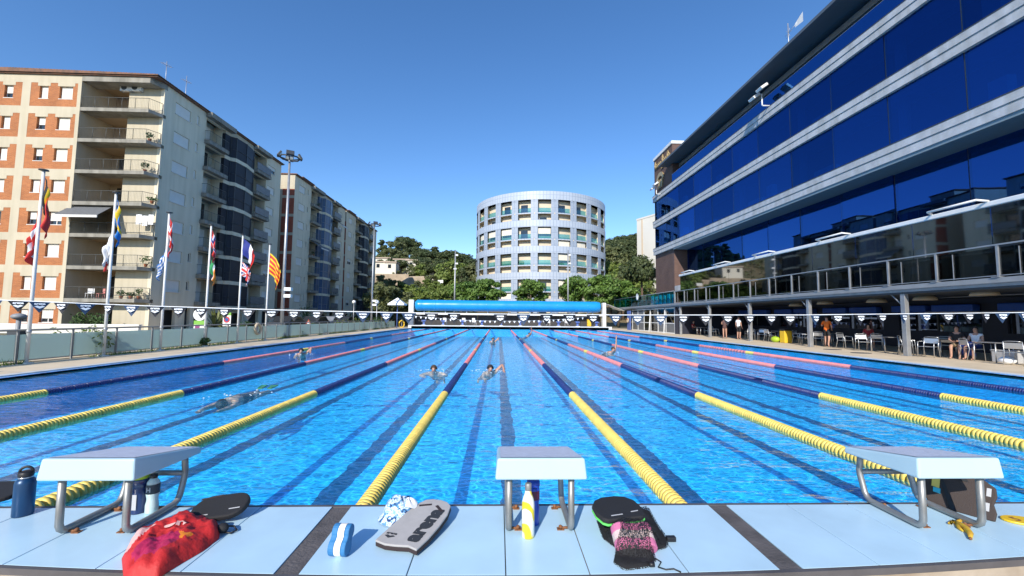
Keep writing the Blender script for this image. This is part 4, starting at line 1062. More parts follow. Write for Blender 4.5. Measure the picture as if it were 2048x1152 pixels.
for i, (px, py, me) in enumerate([(1214,477,pine),(1226,472,pine),(1240,467,pine),(1254,464,pine),(1268,462,pine),(1282,463,pine),(1220,486,oak),(1236,482,pine),(1252,478,oak),(1266,476,pine),(1280,478,oak),(1228,496,oak),(1262,492,pine),(1216,512,lite),(1232,517,lite),(1248,510,oak),(1264,514,oak),(1278,508,oak),(1222,530,lite),(1240,540,oak),(1258,532,oak),(1274,536,lite)]):
    Y = 170 - (py-462)*1.15 + r_.uniform(-4,4); p = ony(px, py, Y); g = hz(p.x, Y); h = min(13, max(5.5, p.z-g))
    plant('hillside_tree', me, (p.x, Y, max(g, p.z-h)-.3), hl3, hg3, r_.uniform(0,6), h/8.5*r_.uniform(.9,1.15), h/(12 if me in (pine, pine2) else 9))
# far wooded ridge and undergrowth as one mass
uw = MB(); r_ = random.Random(9)
for i in range(7000):
    x = r_.uniform(-170, 150); y = r_.uniform(70, 205)
    if y < 112 and -6 < x < 27: continue
    if mnoise.noise(Vector((x*.06, y*.06, 4))) < -.38: continue
    s = r_.uniform(.5, 1.5); c = Vector((x, y, hz(x, y)))
    for k in range(9):
        d = Vector((r_.gauss(0,1), r_.gauss(0,1), abs(r_.gauss(0,1)))).normalized()*s; p = c+d*.9
        n_ = (d.normalized()+Vector((r_.gauss(0,.5), r_.gauss(0,.5), .3))).normalized(); a = n_.orthogonal().normalized(); b = n_.cross(a); q = s*.38
        uw.face([p-a*q, p+b*q*.7, p+a*q, p-b*q*.7])
tag(uw.build('undergrowth', 'leaf_olive'), 'low scrub covering the hillside beyond the pool', 'undergrowth', kind='stuff')
# small houses on the left slope
mk('house_white', (.72,.68,.58), .9, var=.05)
mk('roof_pale', (.45,.36,.28), .9)
def house(px, py, Y, w, d, h, label, rz=0):
    p = ony(px, py, Y); t = thing('hillside_house', label, 'house', (p.x, Y, p.z), rz, 'white houses on the hillside'); w *= .72; h *= .8
    MB().box(-w/2,w/2,0,d,-2.5,h).build('wall', 'house_white', t)
    MB().box(-w/2-.25,w/2+.25,-.3,d+.3,h+.002,h+.35).build('roof', 'roof_pale', t)
    for k in range(max(1, int(w/3))):
        x = -w/2+1.0+k*2.6; MB().box(x,x+.9,-.04,.0,h*.35,h*.8).build('window', 'window_glass', t)
for a in ((762,541,118,6.5,4,3.0,'low white hillside house at the left beside the building corner'),(780,542,117,4.5,4,3.0,'white hillside house with a pitched wall, second from the left'),
          (764,530,128,7,4,2.6,'upper white house above the leftmost hillside house'),(802,533,126,6.5,4,2.6,'long white hillside house behind the dark round tree'),(823,537,124,4.5,4,3.0,'white hillside house left of the bright round tree'),
          (866,540,125,6,4,2.2,'white hillside house right of the bright round tree'),(884,545,123,4,3,2.0,'small white hillside house nearest the drooping conifer'),(860,549,119,3.5,3,1.6,'low white hut below the house right of the round tree')):
    house(*a)
mk('terrace_stone', (.40,.32,.23), .95, var=.2, scale=.6, bump=.5, bscale=3)
p = ony(830,566,112); tag(MB().prism([(-5.5,-3.5),(5.5,-3.5),(4.5,.9),(2.5,2.0),(-1.5,1.9),(-4.2,.2)], 0, 5, lambda x, y, z: (p.x+x, 112+z, p.z+y)).build('rock_outcrop', 'terrace_stone', bevel=.4), 'pale rock outcrop on the slope under the bright round tree', 'rock')
p = ony(775,552,116); tag(MB().box(p.x-8, p.x+6, 116, 117, p.z-3, p.z+.6).build('retaining_wall', 'terrace_stone'), 'stone retaining wall under the hillside houses', 'wall')
p = ony(881,563,100); bb = thing('sign_board', 'small plain white board standing on the slope', 'sign', (p.x, 100, p.z), 0)
MB().box(-.65,.65,-.03,.03,-.35,.35).build('board', 'white_paint', bb); MB().box(-.05,.05,.03,.08,-2.5,.3).build('post', 'grey_metal', bb)

# ================================================================== far end of the pool
mk('cover_blue', (.012,.27,.66), .3, var=.08, scale=.9, bump=.15, bscale=1.5)
mk('dark_wall', (.055,.052,.055), .8, var=.15, scale=.6)
mk('seat_blue', (.10,.16,.42), .5)
YF = 53.0
cr = thing('cover_roller', 'long blue pool cover rolled on its drum between two white posts', 'pool cover', (1.1, YF, 0))
def rollprof():
    pr = [(.05,-12.45),(.62,-12.45),(.66,-12.35)]; x = -12.2; r_ = random.Random(2)
    while x < 12.2: pr.append((.74+r_.uniform(-.012,.012), x)); x += .35
    return pr+[(.66,12.3),(.62,12.4),(.05,12.4)]
MB().lathe(rollprof(), (0,0,3.02), 28, axis='x').build('cover_roll', 'cover_blue', cr)
st = MB()
for x in (-11.6,-9.8,-3,3.2,6.5,10.6): st.lathe([(.752,x),(.756,x+.01),(.756,x+.07),(.752,x+.08)], (0,0,3.02), 28, axis='x')
for x in (-11.6,-9.8,-3,3.2,6.5,10.6): MB().lathe([(.752,x),(.757,x+.01),(.757,x+.07),(.752,x+.08)], (0,0,3.02), 28, axis='x').build('strap', 'cover_blue', cr)
MB().tube([(-12.9,0,3.02),(12.9,0,3.02)], .06, 8).build('drum_axle', 'galvanised', cr)
MB().box(-13.35,-12.7,-.3,.5,.03,3.75).build('post', 'white_paint', cr, bevel=.02); MB().box(12.75,13.2,-.3,.5,.03,3.6).build('post', 'white_paint', cr, bevel=.02)
MB().box(-12.7,12.75,-.15,.35,1.80,2.0).build('gutter', 'white_paint', cr)
for k in range(9): MB().box(-11.4+2.85*k,-11.3+2.85*k,.0,.3,2.0,2.28).build('gutter_bracket', 'galvanised', cr)
fw = thing('far_wall', 'dark grey panelled wall under the blue cover roll', 'wall', (1.1, YF+1.0, .03))
for k in range(9): MB().box(-12.7+2.83*k+.02,-12.7+2.83*(k+1)-.02,0,.2,0,2.1).build('panel', 'dark_wall', fw)
lb = MB(); lb.box(-12.6,12.7,-.35,-.02,.0,.42); lb.build('bench', 'dark_metal', fw)
fb = thing('starting_block', 'x', 'starting block', (0, 51.1, .42), 0, 'starting blocks at the far end of the pool')
s = MB(); s.prism([(-.28,.55),(.30,.68),(.30,.60),(-.28,.48)], -.26, .26, lambda x, y, z: (z, x, y)); s.build('platform', 'seat_blue', fb, bevel=.02)
MB().prism([(-.05,0),(.2,0),(.2,.6),(-.05,.54)], -.12, .12, lambda x, y, z: (z, x, y)).build('pedestal', 'seat_blue', fb)
MB().prism([(-.22,.0),(.3,.0),(.3,.05),(-.22,.05)], -.25, .25, lambda x, y, z: (z, x, y)).build('base', 'white_paint', fb)
for k in range(10):
    x = -10+2.5*k + .1; l = f'blue starting block at the far end, {ordn[k]} from the left'
    o = fb if k == 0 else dup(fb); o.location.x = x; o['label'] = l
def white_chair(loc, rz, label, group):
    t = thing('plastic_chair', label, 'chair', loc, rz, group)
    MB().box(-.24,.24,-.24,.24,.40,.44).build('seat', 'white_plastic', t, bevel=.015)
    MB().prism([(-.24,.44),(.24,.44),(.22,.95),(-.22,.95)], .2, .24, lambda x, y, z: (x, z+(y-.44)*.12, y)).build('backrest', 'white_plastic', t, bevel=.01)
    for sx in (-1,1):
        for sy in (-1,1): MB().tube([(sx*.22,sy*.22,0),(sx*.2,sy*.2,.41)], .02, 6).build('leg', 'white_plastic', t)
for px, lab in ((890,'white chair on the far deck beside the second block'),(928,'white chair on the far deck beside the third block'),(949,'white chair on the far deck left of the fourth block'),(1096,'white chair on the far deck right of the seventh block'),(1134,'white chair on the far deck between the eighth and ninth blocks')):
    p = ony(px,652,52.0); white_chair((p.x, 52.0, .43), rnd.uniform(-.6,.6)+math.pi, lab, 'white chairs on the far deck')
MB_ = None
for px, lab in ((936,'steel rail frame on the far deck by the third block'),(1083,'steel rail frame on the far deck right of the seventh block'),(1124,'steel rail frame on the far deck right of the eighth block')):
    p = ony(px,655,51.6); tag(MB().tube([(p.x-.42,51.6,.42),(p.x-.42,51.6,1.05),(p.x+.42,51.6,1.05),(p.x+.42,51.6,.42)], .03, 6).build('rail_frame', 'galvanised'), lab, 'rail')
yb_ = ony(1178,650,52.0); yt = thing('yellow_bin', 'small yellow bin near the right end of the far deck', 'bin', (yb_.x, 52.0, .43)); mk('yellow_plastic', (.75,.48,.03), .5)
MB().box(-.25,.25,-.2,.2,0,.85).build('body', 'yellow_plastic', yt, bevel=.03); MB().box(-.27,.27,-.22,.22,.86,.93).build('lid', 'yellow_plastic', yt, bevel=.02)
# ring reel of yellow hose by the left post
p = ony(803,648,52.0); hr = thing('hose_reel', 'yellow hose hung in a ring by the left white post', 'hose', (p.x, 52.0, p.z))
for k in range(3): MB().tube([(.34*math.cos(a)+.03*k,-.05*k,.45*math.sin(a)) for a in [i*math.pi/8 for i in range(17)]], .06, 8).build('hose_loop', 'yellow_plastic', hr)
MB().box(-.04,.04,.1,.16,-.75,.6).build('post', 'grey_metal', hr)
# grey masts beyond the far end
for px, lab in ((909,'tall grey mast with small lamps behind the left half of the cover roll'),(1136,'tall grey mast with small lamps behind the right half of the cover roll')):
    p = ony(px,600,60); top = ony(px,500,60).z; t = thing('light_mast', lab, 'mast', (p.x, 60, 0), 0, 'masts behind the far wall')
    MB().tube([(0,0,0),(0,0,top)], [.14,.09], 8).build('pole', 'galvanised', t)
    for z, dx in ((top-.9,.35),(top-2.2,.3)): MB().box(.06 if dx > 0 else -.4,.42,-.15,.1,z,z+.22).build('lamp', 'white_paint', t)
    MB().box(-.25,.25,-.1,.1,top-3.0,top-2.8).build('bracket', 'galvanised', t)
# second pennant line, far end
pn = thing('pennant_line', 'sagging line of small white pennants in front of the far dark wall', 'pennants', (0, 45.5, 0))
A_ = ony(822,631,45.5); B2 = ony(1175,634,45.5)
def sagz(u): return A_.z+(B2.z-A_.z)*u-1.0*4*u*(1-u)*.55
MB().tube([(A_.x+(B2.x-A_.x)*k/20, 0, sagz(k/20)) for k in range(21)], .012, 5).build('cord', 'cable', pn)
pme = MB().face([(-.14,0,0),(.14,0,0),(0,0,-.26)]).face([(.14,.004,0),(-.14,.004,0),(0,.004,-.26)]).mesh('pennant', 'cloth_white')
for k in range(1, 36):
    u = k/36; put('pennant', pme, pn, (A_.x+(B2.x-A_.x)*u, 0, sagz(u)), rnd.uniform(-.5,.5))
# ================================================================== left side: glass fence, poles, flags, street things
mk('fence_metal', (.20,.205,.20), .5, var=.1)
m = mat('frosted_glass', (.60,.70,.67), .35, var=.06, scale=.7); n = m.node_tree; b = n.nodes['Principled BSDF']
tl = n.nodes.new('ShaderNodeBsdfTranslucent'); tl.inputs[0].default_value = (.62,.75,.72,1); mx = n.nodes.new('ShaderNodeMixShader'); mx.inputs[0].default_value = .55
ta = n.nodes.new('ShaderNodeBsdfTransparent'); ta.inputs[0].default_value = (.7,.8,.78,1); mx2 = n.nodes.new('ShaderNodeMixShader'); mx2.inputs[0].default_value = .22
n.links.new(b.outputs[0], mx.inputs[1]); n.links.new(tl.outputs[0], mx.inputs[2]); n.links.new(mx.outputs[0], mx2.inputs[1]); n.links.new(ta.outputs[0], mx2.inputs[2]); n.links.new(mx2.outputs[0], n.nodes['Material Output'].inputs[0])
M['frosted_glass'] = m
XG = -14.2
fe = thing('glass_fence', 'frosted glass fence with grey posts along the left side of the pool', 'fence', (XG, 0, 0))
y = 3.5
while y < 52:
    MB().box(-.022,.022,y-.022,y+.022,.0,1.0).build('post', 'fence_metal', fe)
    MB().box(-.008,.008,y+.06,y+1.50,.14,.88).build('glass_panel', 'frosted_glass', fe)
    y += 1.56
MB().tube([(0,3.4,1.01),(0,52,1.01)], .03, 8).build('handrail', 'fence_metal', fe)
kerb('planter_kerb', -14.55, -14.25, 3, 52, -.02, .07, 'stone_deck')
# grass tufts along the fence foot: nobody could count them
gt = MB(); r_ = random.Random(21)
for i in range(2600):
    yy = r_.uniform(3.5, 51); q = mnoise.noise(Vector((yy*.5, 3, 0)))
    if q < -.05: continue
    xx = XG+r_.uniform(-.05,.16); h = r_.uniform(.04,.16)*(1+q*1.5); dx, dy = r_.gauss(0,.06), r_.gauss(0,.06); w_ = .012
    gt.face([(xx-w_,yy,.03),(xx+w_,yy+w_,.03),(xx+dx,yy+dy,.03+h)])
tag(gt.build('grass', 'leaf_light'), 'tufts of grass and weeds along the foot of the glass fence', 'grass', kind='stuff')
def shrub(loc, h, rx, label, m='foliage_dark', seed=0, n_=260, s=.07, group='shrubs along the glass fence', cat='shrub'):
    t = thing('shrub', label, cat, loc, 0, group); r = random.Random(seed); f = MB()
    for k in range(7): leafball(f, (r.uniform(-rx,rx)*.6, r.uniform(-rx,rx)*.6, h*r.uniform(.35,.75)), rx*.55, h*.3, n_//7, s, r)
    f.build('foliage', m, t); st_ = MB()
    for k in range(5): st_.tube([(0,0,0),(r.uniform(-rx,rx)*.4,r.uniform(-rx,rx)*.4,h*.4),(r.uniform(-rx,rx)*.7,r.uniform(-rx,rx)*.7,h*.75)], .015, 4)
    st_.build('stem', 'bark', t); return t
for i, (px, X, h, rx, lab) in enumerate(((195,-14.7,1.15,.75,'large green shrub pressing against the glass fence between the first two flagpoles'),(402,-14.05,.45,.2,'weedy shrub at a fence post near the fourth flagpole'),(600,-14.7,.95,.5,'dark shrub behind the fence right of the tall floodlight mast'),(640,-14.8,1.2,.5,'green shrub behind the fence near the red triangle sign'),
        (700,-15,1.5,.8,'light shrub showing above the fence near the globe lamp'),(722,-15,1.4,.9,'light shrub above the far part of the fence'),(757,-14.9,1.6,.9,'round bush at the far end of the fence by the globe lamp'),(780,-14.5,1.3,1.2,'hedge-like bush at the corner of the far deck'))):
    y = onx(px,690 if px < 300 else 668, XG).y; y = min(y, 49); shrub((X, y, 0), h, rx, lab, 'leaf_light' if 'light' in lab or 'large' in lab else 'foliage_dark', i, 420 if i == 0 else 260)
mk('pole_white', (.72,.72,.70), .35, var=.04)
poles = [((52,727),(72,338)),((207,707),(217,383)),((320,697),(326,423)),((408,690),(418,450)),((474,684),(483,470)),((530,679),(535,488))]
PP = []
plab = ['white flagpole nearest the camera, carrying a black, yellow and red flag','white flagpole with a blue and yellow flag over a white one','white flagpole with a red flag crossed in white','white flagpole with an orange flag hanging below a red one','white flagpole with a blue, white and red flag on its right','white flagpole with only the yellow and red striped flag']
for (b_, t_), lab in zip(poles, plab):
    B0 = onx(*b_, XG+.12); H = onx(*t_, XG+.12).z
    t = thing('flagpole', lab, 'flagpole', (XG+.12, B0.y, .03), 0, 'flagpoles along the left side')
    MB().tube([(0,0,0),(0,0,H)], [.05,.038], 10).build('shaft', 'pole_white', t)
    MB().lathe([(.0,H+.05),(.11,H+.03),(.12,H),(.03,H-.02)], n=12).build('finial', 'dark_metal', t)
    MB().lathe([(.056,.9),(.062,.91),(.062,.97),(.056,.98)], n=10).build('clamp', 'galvanised', t); MB().box(-.12,.12,-.1,.1,0,.03).build('base_plate', 'white_paint', t)
    PP.append((B0.y, H))
for nm, c in dict(flag_black=(.012,.012,.014), flag_yellow=(.85,.55,.02), flag_red=(.60,.03,.025), flag_white=(.75,.75,.76), flag_blue=(.012,.17,.52), flag_navy=(.015,.03,.22), flag_green=(.02,.25,.08), flag_orange=(.80,.24,.02)).items():
    mk(nm, c, .75, var=.06, scale=5)
def limp_flag(i, ztop, w_, hoist, drop, colour, label, side=1, seed=0, out=.30, fold=.10, lowz=None):
    """cloth hung by its hoist edge from the pole; the fly edge has fallen, gathering in folds. colour(u, v) -> material"""
    y0, H = PP[i]; r = random.Random(seed); NU, NV = 26, 22; P = []; ph = r.uniform(0,6)
    for a in range(NU+1):
        u = a/NU; row = []
        for c in range(NV+1):
            v = c/NV
            # horizontal reach shrinks, cloth slides down with u
            x = out*w_*(1-(1-u)**1.7)*(1-.30*v*u) ; z = ztop - hoist*v*(1-.12*u) - drop*(u**1.15)
            y = fold*math.sin(u*13+ph+v*1.5)*(.25+u)*(.5+.5*v) + .04*math.sin(v*7+u*5)
            x += .03*math.sin(u*17+ph)*(u)
            row.append((side*(x+.045), y, z))
        P.append(row)
    names = []
    def mf(a, c):
        k = colour((a+.5)/NU, (c+.5)/NV)
        if k not in names: names.append(k)
        return names.index(k)
    mb = MB(); mb.grid(P, True, False, mf)
    o = mb.build('flag', names); o.location = (XG+.12, y0, 0); so = o.modifiers.new('cloth', 'SOLIDIFY'); so.thickness = .004
    return tag(o, label, 'flag', 'flags on the left flagpoles')
def tri_v(a, b, c): return lambda u, v: a if u < 1/3 else (b if u < 2/3 else c)
def tri_h(a, b, c): return lambda u, v: a if v < 1/3 else (b if v < 2/3 else c)
def cross(bg, c, inner=None):
    def f(u, v):
        if inner and (abs(u-.36) < .06 or abs(v-.5) < .07): return inner
        return c if (abs(u-.36) < .11 or abs(v-.5) < .14) else bg
    return f
def union(u, v):
    a, b = u-.5, v-.5
    if abs(a) < .06 or abs(b) < .09: return 'flag_red'
    if abs(a) < .11 or abs(b) < .17: return 'flag_white'
    d = min(abs(a-b), abs(a+b))
    return 'flag_red' if d < .04 else ('flag_white' if d < .12 else 'flag_navy')
def greek(u, v):
    if u < .4 and v < .55: return 'flag_white' if (abs(u-.2) < .05 or abs(v-.27) < .06) else 'flag_blue'
    return 'flag_blue' if int(v*9) % 2 == 0 else 'flag_white'
def senyera(u, v): return 'flag_red' if int(v*9) % 2 == 1 else 'flag_yellow'
def diag_black(u, v): return 'flag_black' if u < .36 else ('flag_yellow' if u < .5 else 'flag_red')
limp_flag(0, 5.62, 1.5, .95, 1.05, diag_black, 'black, yellow and red flag hanging limp on the nearest flagpole', seed=1, out=.14)
limp_flag(0, 4.45, 1.5, .80, .85, lambda u, v: 'flag_white' if .33 < v < .62 else 'flag_red', 'red and white flag hanging low on the nearest flagpole', side=-1, seed=2, out=.10)
limp_flag(1, 5.62, 1.5, .85, 1.0, cross('flag_blue','flag_yellow'), 'blue flag with a yellow cross hanging on the second flagpole', seed=3, out=.13)
limp_flag(1, 4.40, 1.5, .75, .75, lambda u, v: 'flag_white' if v < .55 or u < .8 else 'flag_red', 'white flag with a red lower edge on the second flagpole', side=-1, seed=4, out=.14)
limp_flag(2, 5.55, 1.5, .85, 1.0, cross('flag_red','flag_white'), 'red flag with a white cross hanging on the third flagpole', side=1, seed=5, out=.10)
limp_flag(2, 4.20, 1.5, .65, .75, greek, 'blue and white striped flag on the third flagpole', side=-1, seed=6, out=.15)
limp_flag(3, 5.55, 1.5, .75, .95, cross('flag_red','flag_white','flag_navy'), 'red flag with a blue cross edged white on the fourth flagpole', seed=7, out=.15)
limp_flag(3, 4.15, 1.5, .6, .75, tri_v('flag_green','flag_white','flag_orange'), 'green, white and orange flag low on the fourth flagpole', seed=8, out=.20)
limp_flag(4, 5.62, 1.5, .9, .95, tri_v('flag_navy','flag_white','flag_red'), 'blue, white and red flag falling to the right of the fifth flagpole', seed=9, out=.42, fold=.07)
limp_flag(4, 4.35, 1.5, .75, .65, union, 'crossed blue, red and white flag low on the fifth flagpole', seed=10, out=.32)
limp_flag(5, 5.25, 1.6, 1.25, 1.15, senyera, 'yellow flag with red stripes on the sixth flagpole', seed=11, out=.42, fold=.07)

# ---- floodlight masts
def flood_mast(b_, t_, X, label, hs):
    B0 = onx(*b_, X); H = onx(*t_, X).z; t = thing('floodlight_mast', label, 'floodlight mast', (X, B0.y, .02), 0, 'tall floodlight masts on the left')
    MB().tube([(0,0,0),(0,0,H)], [.115*hs,.065*hs], 12).build('pole', 'galvanised', t)
    MB().lathe([(.22,.0),(.22,.35),(.18,.36)], n=12).build('base', 'galvanised', t)
    rg = [(.62*math.cos(a), .62*math.sin(a), H+.15) for a in [k*math.pi/4+math.pi/8 for k in range(9)]]
    MB().tube(rg, .05, 6).tube([rg[0],(0,0,H),rg[4]], .04, 5).tube([rg[2],(0,0,H),rg[6]], .04, 5).build('ring_frame', 'dark_metal', t)
    for k in range(4):
        a = k*math.pi/2+.5; c = Vector((.62*math.cos(a), .62*math.sin(a), H+.3)); ob = MB()
        ob.prism([(-.24,-.19),(.24,-.19),(.24,.19),(-.24,.19)], -.06, .06); o = ob.build('floodlight', 'dark_metal', t, bevel=.02); o.location = c; o.rotation_euler = (1.0, 0, a+math.pi/2)
        l = MB().face([(-.21,-.16,-.064),(-.21,.16,-.064),(.21,.16,-.064),(.21,-.16,-.064)]).build('lens', 'lamp_glass', o)
    for z, dx in ((3.1,.45),(2.65,.45)): MB().box(.1,.1+dx,-.15,.15,z,z+.22).build('loudspeaker', 'white_plastic', t, bevel=.02)
    return t
flood_mast((562,676),(585,325),-14.4,'tall nearer floodlight mast with a ring of lamps and two white boxes',1.0)
flood_mast((742,655),(747,452),-14.5,'tall farther floodlight mast against the last apartment block',1.0)
def globe(px, py, X, h, label):
    y = onx(px, py, X).y; z = onx(px, py, X).z; t = thing('globe_lamp', label, 'street lamp', (X, y, 0), 0, 'globe lamps along the street')
    MB().tube([(0,0,0),(0,0,z-.18)], .05, 8).build('post', 'galvanised', t); MB().sphere((0,0,z), .24).build('globe', 'white_plastic', t)
globe(754,604,-14.9,3,'pale globe lamp at the far end of the fence'); globe(708,604,-19,3,'globe lamp standing behind the fence left of the farther mast')
t = thing('street_lamp', 'low grey street lamp with a round head behind the fence at the left edge', 'street lamp', (-16.5, onx(38,633,-16.5).y, 0))
zt = onx(38,633,-16.5).z; MB().tube([(0,0,0),(0,0,zt-.05)], .06, 8).build('post', 'grey_metal', t); MB().sphere((0,0,zt), .2, sz=(1,1,.55)).build('lamp_head', 'grey_metal', t); MB().box(-.18,.18,-.16,.16,.0,zt-.45).build('cabinet', 'dark_metal', t, bevel=.02)
# parasol
p = ony(795,606,49.5); t = thing('parasol', 'white square parasol on a blue pole at the far left corner', 'parasol', (p.x, 49.5, .03))
zt = p.z; MB().tube([(0,0,0),(0,0,zt)], .05, 8).build('pole', 'seat_blue', t)
c = MB(); A = [(-1.0,-.9,zt-.15),(1.0,-.9,zt-.15),(1.0,.9,zt-.15),(-1.0,.9,zt-.15)]; top = (0,0,zt+.65)
for k in range(4): c.face([A[k], A[(k+1)%4], top]); c.face([A[k], tuple(Vector(A[k])-Vector((0,0,.16))), tuple(Vector(A[(k+1)%4])-Vector((0,0,.16))), A[(k+1)%4]])
c.build('canopy', 'cloth_white', t)
mk('decal_blue', (.03,.08,.3), .6)
MB().prism([(-.3,.0),(0,-.14),(.3,0),(.3,.1),(0,-.04),(-.3,.1)], 0, .004, lambda x, y, z: (x, -.46-.0-(zt+.25-(zt+.25+y))*.0 - .0 + (y)*1.12*.9 - z*2, zt+.25+y*.9 + z)).build('emblem', 'decal_blue', t)
# street signs
mk('sign_red', (.60,.03,.03), .5); mk('sign_green', (.20,.45,.06), .5); mk('sign_purple', (.25,.05,.18), .5); mk('tan_plastic', (.52,.43,.30), .6)
y = onx(454,640,-15.6).y; z = onx(454,640,-15.6).z; t = thing('no_parking_sign', 'white board with a red ringed disc behind the fence', 'sign', (-15.6, y, 0))
MB().box(-.22,.22,-.02,.0,z-.35,z+.35).build('board', 'white_paint', t); MB().tube([(0,.03,0),(0,.03,z+.3)], .03, 6).build('post', 'galvanised', t)
MB().lathe([(.17,-.03),(.17,-.021),(0,-.021)], (0,0,z+.02), 20, axis='y').build('red_disc', 'sign_red', t); MB().lathe([(.10,-.036),(.10,-.031),(0,-.031)], (0,0,z+.02), 20, axis='y').build('blue_disc', 'decal_blue', t)
MB().box(-.22,.22,-.024,-.0,z+.26,z+.42).build('green_plate', 'sign_green', t)
y = onx(401,650,-15.2).y; z = onx(401,650,-15.2).z; t = thing('notice_board', 'green and white notice board behind the fence at the fourth flagpole', 'sign', (-15.2, y, 0))
MB().box(-.32,.32,-.02,.02,z-.22,z+.22).build('board', 'white_paint', t); MB().box(-.32,.32,-.026,-.021,z+.02,z+.22).build('green_field', 'sign_green', t); MB().box(-.25,-.02,-.026,-.021,z-.19,z-.03).build('purple_field', 'sign_purple', t)
for sx in (-.25,.25): MB().tube([(sx,.04,0),(sx,.04,z+.2)], .02, 5).build('post', 'galvanised', t)
y = onx(400,629,-16.5).y; z = onx(400,629,-16.5).z; t = thing('traffic_mirror', 'round white traffic mirror on a post behind the fence', 'mirror', (-16.5, y, 0))
MB().lathe([(.34,-.03),(.34,.03),(0,.05)], (0,0,z), 20, axis='y').build('disc', 'white_paint', t); MB().tube([(0,.06,0),(0,.06,z)], .035, 6).build('post', 'galvanised', t)
y = onx(617,648,-15.5).y; z = onx(617,648,-15.5).z; t = thing('warning_sign', 'red and white triangular warning sign behind the fence', 'sign', (-15.5, y, 0))
MB().prism([(-.36,-.25),(.36,-.25),(0,.38)], -.02, .0, lambda x, y, q: (x, q, z+y)).build('border', 'sign_red', t); MB().prism([(-.22,-.17),(.22,-.17),(0,.22)], -.026, -.021, lambda x, y, q: (x, q, z+y)).build('field', 'white_paint', t); MB().tube([(0,.03,0),(0,.03,z)], .03, 6).build('post', 'galvanised', t)
y = onx(517,657,-14.05).y; t = thing('lifebuoy', 'pale round lifebuoy hung on the glass fence between the last two flagpoles', 'lifebuoy', (-14.1, y, .72))
MB().tube([(.02,.28*math.cos(a),.28*math.sin(a)) for a in [k*math.pi/10 for k in range(21)]], .075, 8, cap=False).build('ring', 'tan_plastic', t); MB().box(-.05,-.02,-.1,.1,-.1,.38).build('bracket', 'galvanised', t)
# palm and plants in the street beds behind the fence
mk('palm_leaf', (.10,.14,.035), .6, col2=(.20,.20,.06), scale=2)
def spiky(px, X, h, label, seed, n_=46):
    y = onx(px,640,X).y; t = thing('spiky_plant', label, 'plant', (X, y, 0), 0, 'spiky plants in the street bed'); f = MB(); r = random.Random(seed)
    for k in range(n_):
        a = r.uniform(0,6.28); el = r.uniform(.1,1.4); L_ = h*.7*r.uniform(.7,1.1); d = Vector((math.cos(a)*math.cos(el), math.sin(a)*math.cos(el), math.sin(el))); s = Vector((-math.sin(a), math.cos(a), 0))*.035
        o_ = Vector((0,0,h*.4)); m_ = o_+d*L_*.6; e_ = o_+d*L_+Vector((0,0,-.18*L_)); f.face([o_-s, m_-s*1.2, e_, m_+s*1.2, o_+s])
    f.build('foliage', 'palm_leaf', t); MB().tube([(0,0,0),(.02,0,h*.42)], .07, 7).build('trunk', 'bark', t)
spiky(430,-16.2,2.0,'spiky yellow green plant right of the fourth flagpole',1); spiky(445,-16.6,1.8,'spiky plant beside the no parking board',2)
for i, (px, X, h, lab) in enumerate(((170,-29,1.8,'shrub by the wall of the corner balconies at street level'),(200,-29.3,1.6,'second shrub at street level under the corner balconies'),(612,-28.5,3.4,'dark street tree under the second apartment block'),(490,-17,1.2,'low dark shrub behind the fence left of the fifth flagpole'))):
    y = onx(px,640,X).y if i > 1 else 32.0; x = X if i > 1 else ony(px,645,32.0).x
    shrub((x, y, 0), h, h*.45, lab, 'foliage_dark', 40+i, 420, .1, 'shrubs along the street')
lw = thing('street_wall', 'low white wall in front of the brick apartment block', 'wall', (-40, 29.5, 0)); MB().box(-12,12.5,0,.25,-.1,.62).build('wall', 'white_render', lw); MB().box(-12.05,12.55,-.04,.29,.622,.70).build('coping', 'white_paint', lw)
mk('car_paint', (.03,.032,.036), .25, spec=.7); mk('car_light', (.5,.5,.5), .2); mk('tyre', (.015,.015,.015), .8)
def car(x, y, label, paint):
    t = thing('parked_car', label, 'car', (x, y, 0), HALF_PI, 'cars parked along the street'); b = MB()
    sec = [(-2.1,.55),(-2.05,.85),(-1.25,.95),(-.65,1.42),(.9,1.45),(1.6,1.0),(2.05,.9),(2.12,.5),(2.0,.25),(-2.0,.25)]
    b.prism(sec, -.85, .85, lambda x, y, z: (x, z, y)); b.build('body', paint, t, bevel=.06)
    for s in (-1,1):
        MB().prism([(-1.1,.97),(-.6,1.36),(.85,1.38),(1.4,1.02)], .852, .856, lambda x, y, z: (x, s*z, y)).build('side_window', 'window_glass', t)
        for x_ in (-1.3,1.3): MB().lathe([(.0,-.1),(.3,-.1),(.32,-.06),(.32,.1),(.0,.12)], (x_, s*.8, .32), 14, axis='y').build('wheel', 'tyre', t)
for i, px in enumerate((630,660,690,575)):
    X = -21.0; y = onx(px,645,X).y; car(X, y, ['dark car parked nearest the red triangle sign','silver car parked in the middle of the street','dark car parked far up the street','dark car parked behind the tall floodlight mast'][i], 'galvanised' if i == 1 else 'car_paint')
